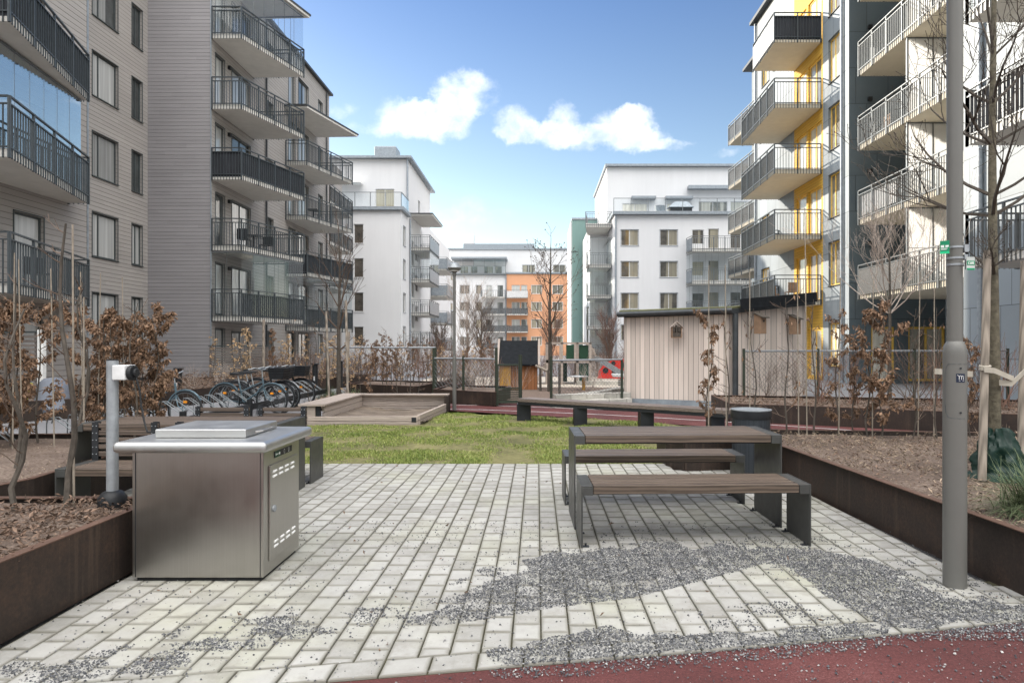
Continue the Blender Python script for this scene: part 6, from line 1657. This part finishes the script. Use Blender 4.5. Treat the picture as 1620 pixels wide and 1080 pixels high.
# beech saplings -----------------------------------------------------
def sapling(seed,h,leaves,name='beech_sapling',leafm=None,spread=.28,twm=None,lsize=(.05,.085),cane=True,low=.1,top=1.0,nb=16,rad=.012,cwob=.03):
    r=random.Random(seed); t=thing(name,(0,-30-seed*2,0),'','sapling'); mb=MB(); o=Vector(t.location)
    pts=[o+Vector((cwob*math.sin(i*1.1+seed)*(i>0),cwob*math.cos(i*.9+seed)*(i>0),h*i/8)) for i in range(9)]
    mb.tube(pts,[rad*(1-.7*i/8) for i in range(9)],6,cap=False); mb.build('stem',M['bark'],t,smooth=True)
    tw=MB(); tips=[]
    for i in range(nb):
        v=low+(top-low)*(i+r.random())/nb; j=min(7,int(v*8)); p=pts[j].lerp(pts[j+1],v*8-j); a=r.uniform(0,6.28); e=r.uniform(.1,.8)
        d=Vector((math.cos(a)*math.cos(e),math.sin(a)*math.cos(e),math.sin(e))); L=spread*r.uniform(.5,1.2)*(1.15-v*.5)
        pp,dd=tube_path(r,p,d,L,4,.22,.08); tw.tube(pp,[.005,.004,.0032,.0026,.002],3,cap=False)
        for q in (1,2,3):
            if r.random()<.7:
                s=Matrix.Rotation(r.uniform(-1,1),3,'Z')@dd; p2,_=tube_path(r,pp[q],(s+Vector((0,0,r.uniform(-.2,.5)))).normalized(),L*.45,3,.2,.05); tw.tube(p2,[.003,.0024,.002,.0018],3,cap=False); tips+=p2[1:]
        tips+=pp[1:]
    tw.build('twigs',twm or M['twig'],t)
    if leaves:
        lm=MB()
        for k in range(leaves):
            p=r.choice(tips)+Vector((r.uniform(-.02,.02),r.uniform(-.02,.02),r.uniform(-.02,.02))); leaf(lm,p,r.uniform(*lsize),r,.42,hang=1)
        lm.build('leaves',leafm or M['leaf'],t)
    return t
PROT={}
PROT['dense']=[sapling(1,1.6,1150,spread=.36,lsize=(.04,.085)),sapling(2,1.65,1100,spread=.34,lsize=(.04,.085)),sapling(3,1.5,1200,spread=.37,lsize=(.04,.085))]
PROT['mid']=[sapling(4,1.6,480,spread=.23,lsize=(.04,.085)),sapling(5,1.55,520,spread=.22,lsize=(.04,.085)),sapling(6,1.65,430,spread=.25,lsize=(.04,.085))]
PROT['bare']=[sapling(7,1.7,10,spread=.34,nb=12),sapling(8,1.6,6,spread=.3,nb=14),sapling(9,1.75,14,spread=.32,nb=13)]
PROT['pole']=[sapling(10,1.75,0,spread=.22,nb=12,rad=.02,cwob=.05,low=.25),sapling(11,1.5,0,spread=.26,nb=14,rad=.022,cwob=.06,low=.2)]
PROT['pale']=[sapling(12,1.5,200,spread=.26,leafm=M['leaf_pale'],lsize=(.05,.08)),sapling(13,1.4,180,spread=.24,leafm=M['leaf_pale'])]
PROT['bush']=[]
def bush(seed,h,w_,k,m,name='bare_shrub'):
    r=random.Random(seed); t=thing(name,(0,-70-seed*2,0),'','shrub'); o=Vector(t.location); mb=MB()
    P={'wob':.14,'trop':.06,'kids':(2,4),'ang':(.25,.6),'len':(.45,.75),'minr':.0025}
    for i in range(k):
        a=r.uniform(0,6.28); e=r.uniform(.75,1.45); d=Vector((math.cos(a)*math.cos(e)*w_,math.sin(a)*math.cos(e)*w_,math.sin(e))).normalized()
        branch(mb,r,o+Vector((r.uniform(-.1,.1)*w_,r.uniform(-.1,.1)*w_,0)),d,h*r.uniform(.4,.6),.008,2,P)
    mb.build('stems',m,t); return t
PROT['bush']=[bush(1,1.3,1,12,M['twig_red']),bush(2,1.2,1.2,12,M['twig']),bush(3,1.25,1,11,M['twig_pale'])]
used=set(); pr=random.Random(77)
def put(kind,loc,label,group,sc=1.0,cat=None,idx=None):
    L=PROT[kind]; s=L[idx if idx is not None else pr.randrange(len(L))]; key=s.name
    rz=pr.uniform(0,6.28)
    if key not in used:
        used.add(key); c=s; c.location=loc; c.rotation_euler=(0,0,rz); c.scale=(sc,sc,sc)
    else: c=place(s,loc,rz,sc)
    c['label']=label
    if group: c['group']=group
    return c
def cane(x,y,z0,z1,label,group,lean=0):
    o=MB().tube([(x,y,z0),(x+lean,y,z1)],[.008,.006],6).build('bamboo_cane',M['cane']); return tag(o,label,'cane',group)
g1='bare saplings at the back edge of the right planter'
# right planter back row (px, scale, kind)
rowp=[(1122,8.0,'mid',1.0,'leafy beech sapling right behind the litter bin area, in front of the shed wall',560),
 (1150,7.9,'bare',.98,'leafless sapling beside the shed downpipe',None),(1192,7.85,'bare',.95,'crooked bare sapling in front of the nearer nest box',None),
 (1245,7.8,'bare',1.0,'bare sapling in front of the farther nest box',None),(1287,7.8,'bare',1.02,'bare sapling just right of the shed corner',None),
 (1325,7.75,'mid',.92,'beech sapling with hanging brown leaves, left one of the leafy group by the right track',None),(1372,7.72,'mid',.98,'beech sapling with hanging brown leaves, middle of the leafy group by the right track',None),
 (1395,7.6,'dense',1.0,'fullest brown-leaved beech sapling in the right planter',None),(1445,7.6,'bare',1.0,'thin bare sapling left of the tall lamp post',None),(1482,7.6,'bare',.95,'thin bare sapling nearest the left side of the tall lamp post',None),
 (1535,7.6,'mid',.8,'half-hidden beech sapling just right of the tall lamp post',None),(1350,8.0,'mid',.8,'small leafy sapling tucked between the leafy beech group',None)]
for (px,Y,k,sc,lab,_) in rowp:
    c=at(px,548,Y); put(k,(c.x,Y,.34),lab,g1,sc*.98)
for px,y1 in ((1120,420),(1148,420),(1185,430),(1262,440),(1275,330),(1325,440),(1378,440),(1450,430),(1475,455),(1552,440)):
    c=at(px,548,7.75); cane(c.x,7.72,.33,at(px,y1,7.75).z,'slim bamboo cane standing in the back row of the right planter','bamboo canes in the right planter',pr.uniform(-.03,.03))
# left near poles
nl='slim bare saplings in the left foreground'
put('pole',(-3.42,4.10,.35),'crooked bare sapling nearest the left edge of the leaf-filled planter',nl,.9,idx=1)
put('pole',(-3.16,4.2,.35),'tallest bare sapling, close to the power post in the leaf-filled planter',nl,1.1,idx=0)
for (x,y,lab,k) in ((-4.75,5.7,'bare sapling left of the backrest bench in the second left planter','pole'),(-4.5,6.2,'bare sapling close behind the backrest bench','pole'),(-5.2,5.9,'bare leaning sapling in the middle of the second left planter','pole'),(-5.0,6.9,'bare sapling at the back of the second left planter','bare'),(-4.45,6.9,'thin sapling right of the back corner of the second left planter','bare')):
    put(k,(x,y,.33),lab,nl,1.0)
# leafy hedge on the left
hg='brown-leaved beech hedge plants on the left'
k=0
for (x,y) in ((-5.9,8.6),(-5.65,8.9),(-6.15,8.9),(-5.45,8.5),(-5.75,8.3),(-6.05,8.3),(-5.4,8.95),(-5.55,8.15),(-5.25,8.6),(-5.95,9.1)):
    put('dense',(x,y,.25),'one of the beech plants packed into the dense brown-leaved hedge block behind the power post',hg,1.0+pr.uniform(-.06,.06)); k+=1
for (x,y) in ((-6.0,6.4),(-5.95,6.8),(-6.3,6.8)):
    put('mid',(x,y,.30),'one of the beech plants with hanging brown leaves at the far left edge',hg,1.02)
for (x,y) in ((-6.5,7.2),(-6.1,7.3),(-5.85,6.95),(-5.7,7.15),(-6.05,6.7)):
    put('dense',(x,y,.30),'one of the fuller beech plants at the far left edge',hg,.98)
for px,y1,Y in ((20,400,6.8),(35,410,6.8),(86,425,6.9),(132,430,7.2),(155,432,8.3),(197,438,8.5),(117,355,4.25),(133,470,6.0)):
    c=at(px,548,Y); cane(c.x,Y,.3,at(px,y1,Y).z,'pale bamboo cane among the left saplings and hedge','bamboo canes on the left',pr.uniform(-.04,.04))
# hedge along the timber house and behind sandbox
mg='mixed brown hedge plants in front of the grey timber house'
for i in range(26):
    v=i/25; x=-9.1+2.5*v+pr.uniform(-.25,.25); y=14.2+9.8*v
    if i<9: 
        if i%2: put('bush',(x-.4,y+.4,.3),'twiggy leafless shrub low in front of the dark end wall',mg,.55)
        continue
    put(pr.choice(['pale','mid','bare','pale']),(x-.3,y,.3),'one of the brown-leaved young beeches along the foot of the grey timber house',mg,1.0+pr.uniform(-.15,.15))
put('pale',(-10.6,20.5,.3),'pale dry-leaved shrub alone against the dark end wall',mg,1.05)
sg='thin saplings in front of the white left house'
for i,px in enumerate((489,508,520,553,569,587,606,612,620,627,634,641,648,655,662,669,676,690,700,712)):
    Y=15.8 if i in (0,3,4,5,9,12,14) else 18.4+.05*(i%5)
    c=at(px,548,Y); put('pale' if i in (1,2,3) else ('mid' if i in (6,8,5) else 'bare'),(c.x,Y,.05 if Y<17 else .3),'one of the thin saplings standing behind the sandbox',sg,.9+pr.uniform(-.08,.1))
hg2='beech hedge plants in front of the playground'
for i in range(26):
    v=i/25; c=at(575+200*v+pr.uniform(-3,3),548,25.5); put(pr.choice(['mid','bare','mid','pale']),(c.x,25.5+pr.uniform(-.5,.5),.0),'one of the plants in the far brown hedge left of the playhouse',hg2,1.0+pr.uniform(-.1,.08))
hg3='reddish brown twiggy hedge plants at mid distance'
for i in range(62):
    v=i/61; X=-13+17.5*v+pr.uniform(-.2,.2); Y=31+pr.uniform(-1,1)-(3 if X<-6 else 0)
    if -1.6<X<.3: continue
    put('bush',(X,Y,-.05),'one of the twiggy plants in the reddish brown hedge row across mid courtyard',hg3,1.05+pr.uniform(-.15,.25),idx=(0 if i%3 else 1))
for i in range(16):
    X=2.5+.55*i; put('bush',(X,37+pr.uniform(-1,1),-.05),'one of the twiggy plants in front of the white right-hand house',hg3,1.1+pr.uniform(-.1,.3),idx=1)
for i in range(12):
    c=at(690+9*i,548,19+.1*(i%3)); put('bush',(c.x,c.y,.0),'one of the low bare shrubs around the fence by the far lamp post','low bare shrubs by the far lamp post',.75+pr.uniform(-.1,.1))
# shrubs
for (px,Y,sc,lab,ix) in ((935,20.0,.95,'bare many-stemmed shrub in front of the climbing frame slide',2),(720,17.2,.55,'low bare shrub in the planter right of the far lamp post',1),(745,16.9,.5,'second low bare shrub in the planter below the fence',1),(765,17.0,.5,'third low bare shrub in the planter below the fence, next to the gate',0),(820,17.3,.7,'pale bare shrub just behind the garden gate',2),
   (1300,13.0,1.0,'tangled red-brown shrub left in the far right planter',0),(1350,12.6,1.0,'tangled red-brown shrub behind the leafy beech group',0),(1440,12.4,1.1,'tangled brown shrub beneath the candelabra tree',1),(1480,12.2,1.0,'brown shrub left of the lamp post in the far right planter',0),(1545,11.8,1.1,'brown shrub right of the lamp post in the far right planter',1),(1590,11.6,1.1,'brown shrub at the right edge in the far planter',0),(1260,14.2,.8,'brown shrub at the foot of the timber shed side wall',1),(1215,14.6,.7,'small brown shrub below the nearer nest box',1),(960,45,2.4,'large twiggy shrub in front of the white right-hand house',1),(1000,44,2.0,'twiggy shrub at the corner of the timber shed roof',0),(660,40,1.6,'brown shrub at the foot of the white left house',0),(700,42,2.0,'brown shrub mass right of the white left house',0),(735,40,2.0,'brown shrub below the pale birch',1),(778,40,2.0,'brown shrub behind the playhouse roof',0)):
    c=at(px,548,Y); put('bush',(c.x,Y,.3 if 11<Y<15 else 0.0 if Y>17.6 else .05),lab,None,sc,idx=ix)
for o in list(COL.objects):
    if o.parent is None and o.get('label')=='' : 
        for ch in list(o.children): bpy.data.objects.remove(ch)
        bpy.data.objects.remove(o)
# ornamental grass tufts --------------------------------------------
def tuft(loc,h,w_,k,seed,label,m,over=(0,0)):
    r=random.Random(seed); t=thing('ornamental_grass',loc,label,'grass tuft'); mb=MB(); o=Vector(loc)
    for i in range(k):
        a=r.uniform(0,6.283); e=r.uniform(.35,1.4); L=h*r.uniform(.6,1.15); p=o+Vector((r.gauss(0,.06)*w_,r.gauss(0,.06)*w_,0))
        d=Vector((math.cos(a)*math.cos(e)+over[0]*.3,math.sin(a)*math.cos(e)+over[1]*.3,math.sin(e))).normalized(); s=d.cross(Vector((0,0,1))); s=s.normalized()*.0034
        pts=[p]; seg=5
        for q in range(seg): d=(d+Vector((0,0,-.22))+Vector((r.uniform(-.04,.04),)*3)).normalized(); pts.append(pts[-1]+d*L/seg)
        b0=len(mb.v)
        for q,pt in enumerate(pts):
            f=(1-q/seg*.85); mb.v+=[tuple(pt-s*f),tuple(pt+s*f)]
        for q in range(seg): mb.f.append((b0+2*q,b0+2*q+1,b0+2*q+3,b0+2*q+2))
    mb.build('blades',m,t); return t
gm=pm('grey_green_grass',(.12,.15,.075),.6,0,3,.4,island=.55)
tuft((3.3,4.05,.37),.40,1.5,1500,3,'grey-green ornamental grass tuft spilling over the right planter rim',gm,(-.2,-.3))
tuft((3.6,3.85,.37),.42,1.6,1300,4,'ornamental grass tuft at the very right edge beside its neighbour',gm,(-.1,-.3))
tuft((4.35,5.9,.37),.35,1.2,700,5,'pale straw-coloured grass tuft behind the green watering bag',M['straw'])
for i,(px,Y) in enumerate(((518,17.4),(527,18.0),(556,17.6))):
    c=at(px,548,Y); tuft((c.x,Y,.0),.35,2.2,500,20+i,['green grass clump left of the garden tree','green grass clump at the foot of the garden tree','dark green grass clump right of the garden tree'][i],gm)
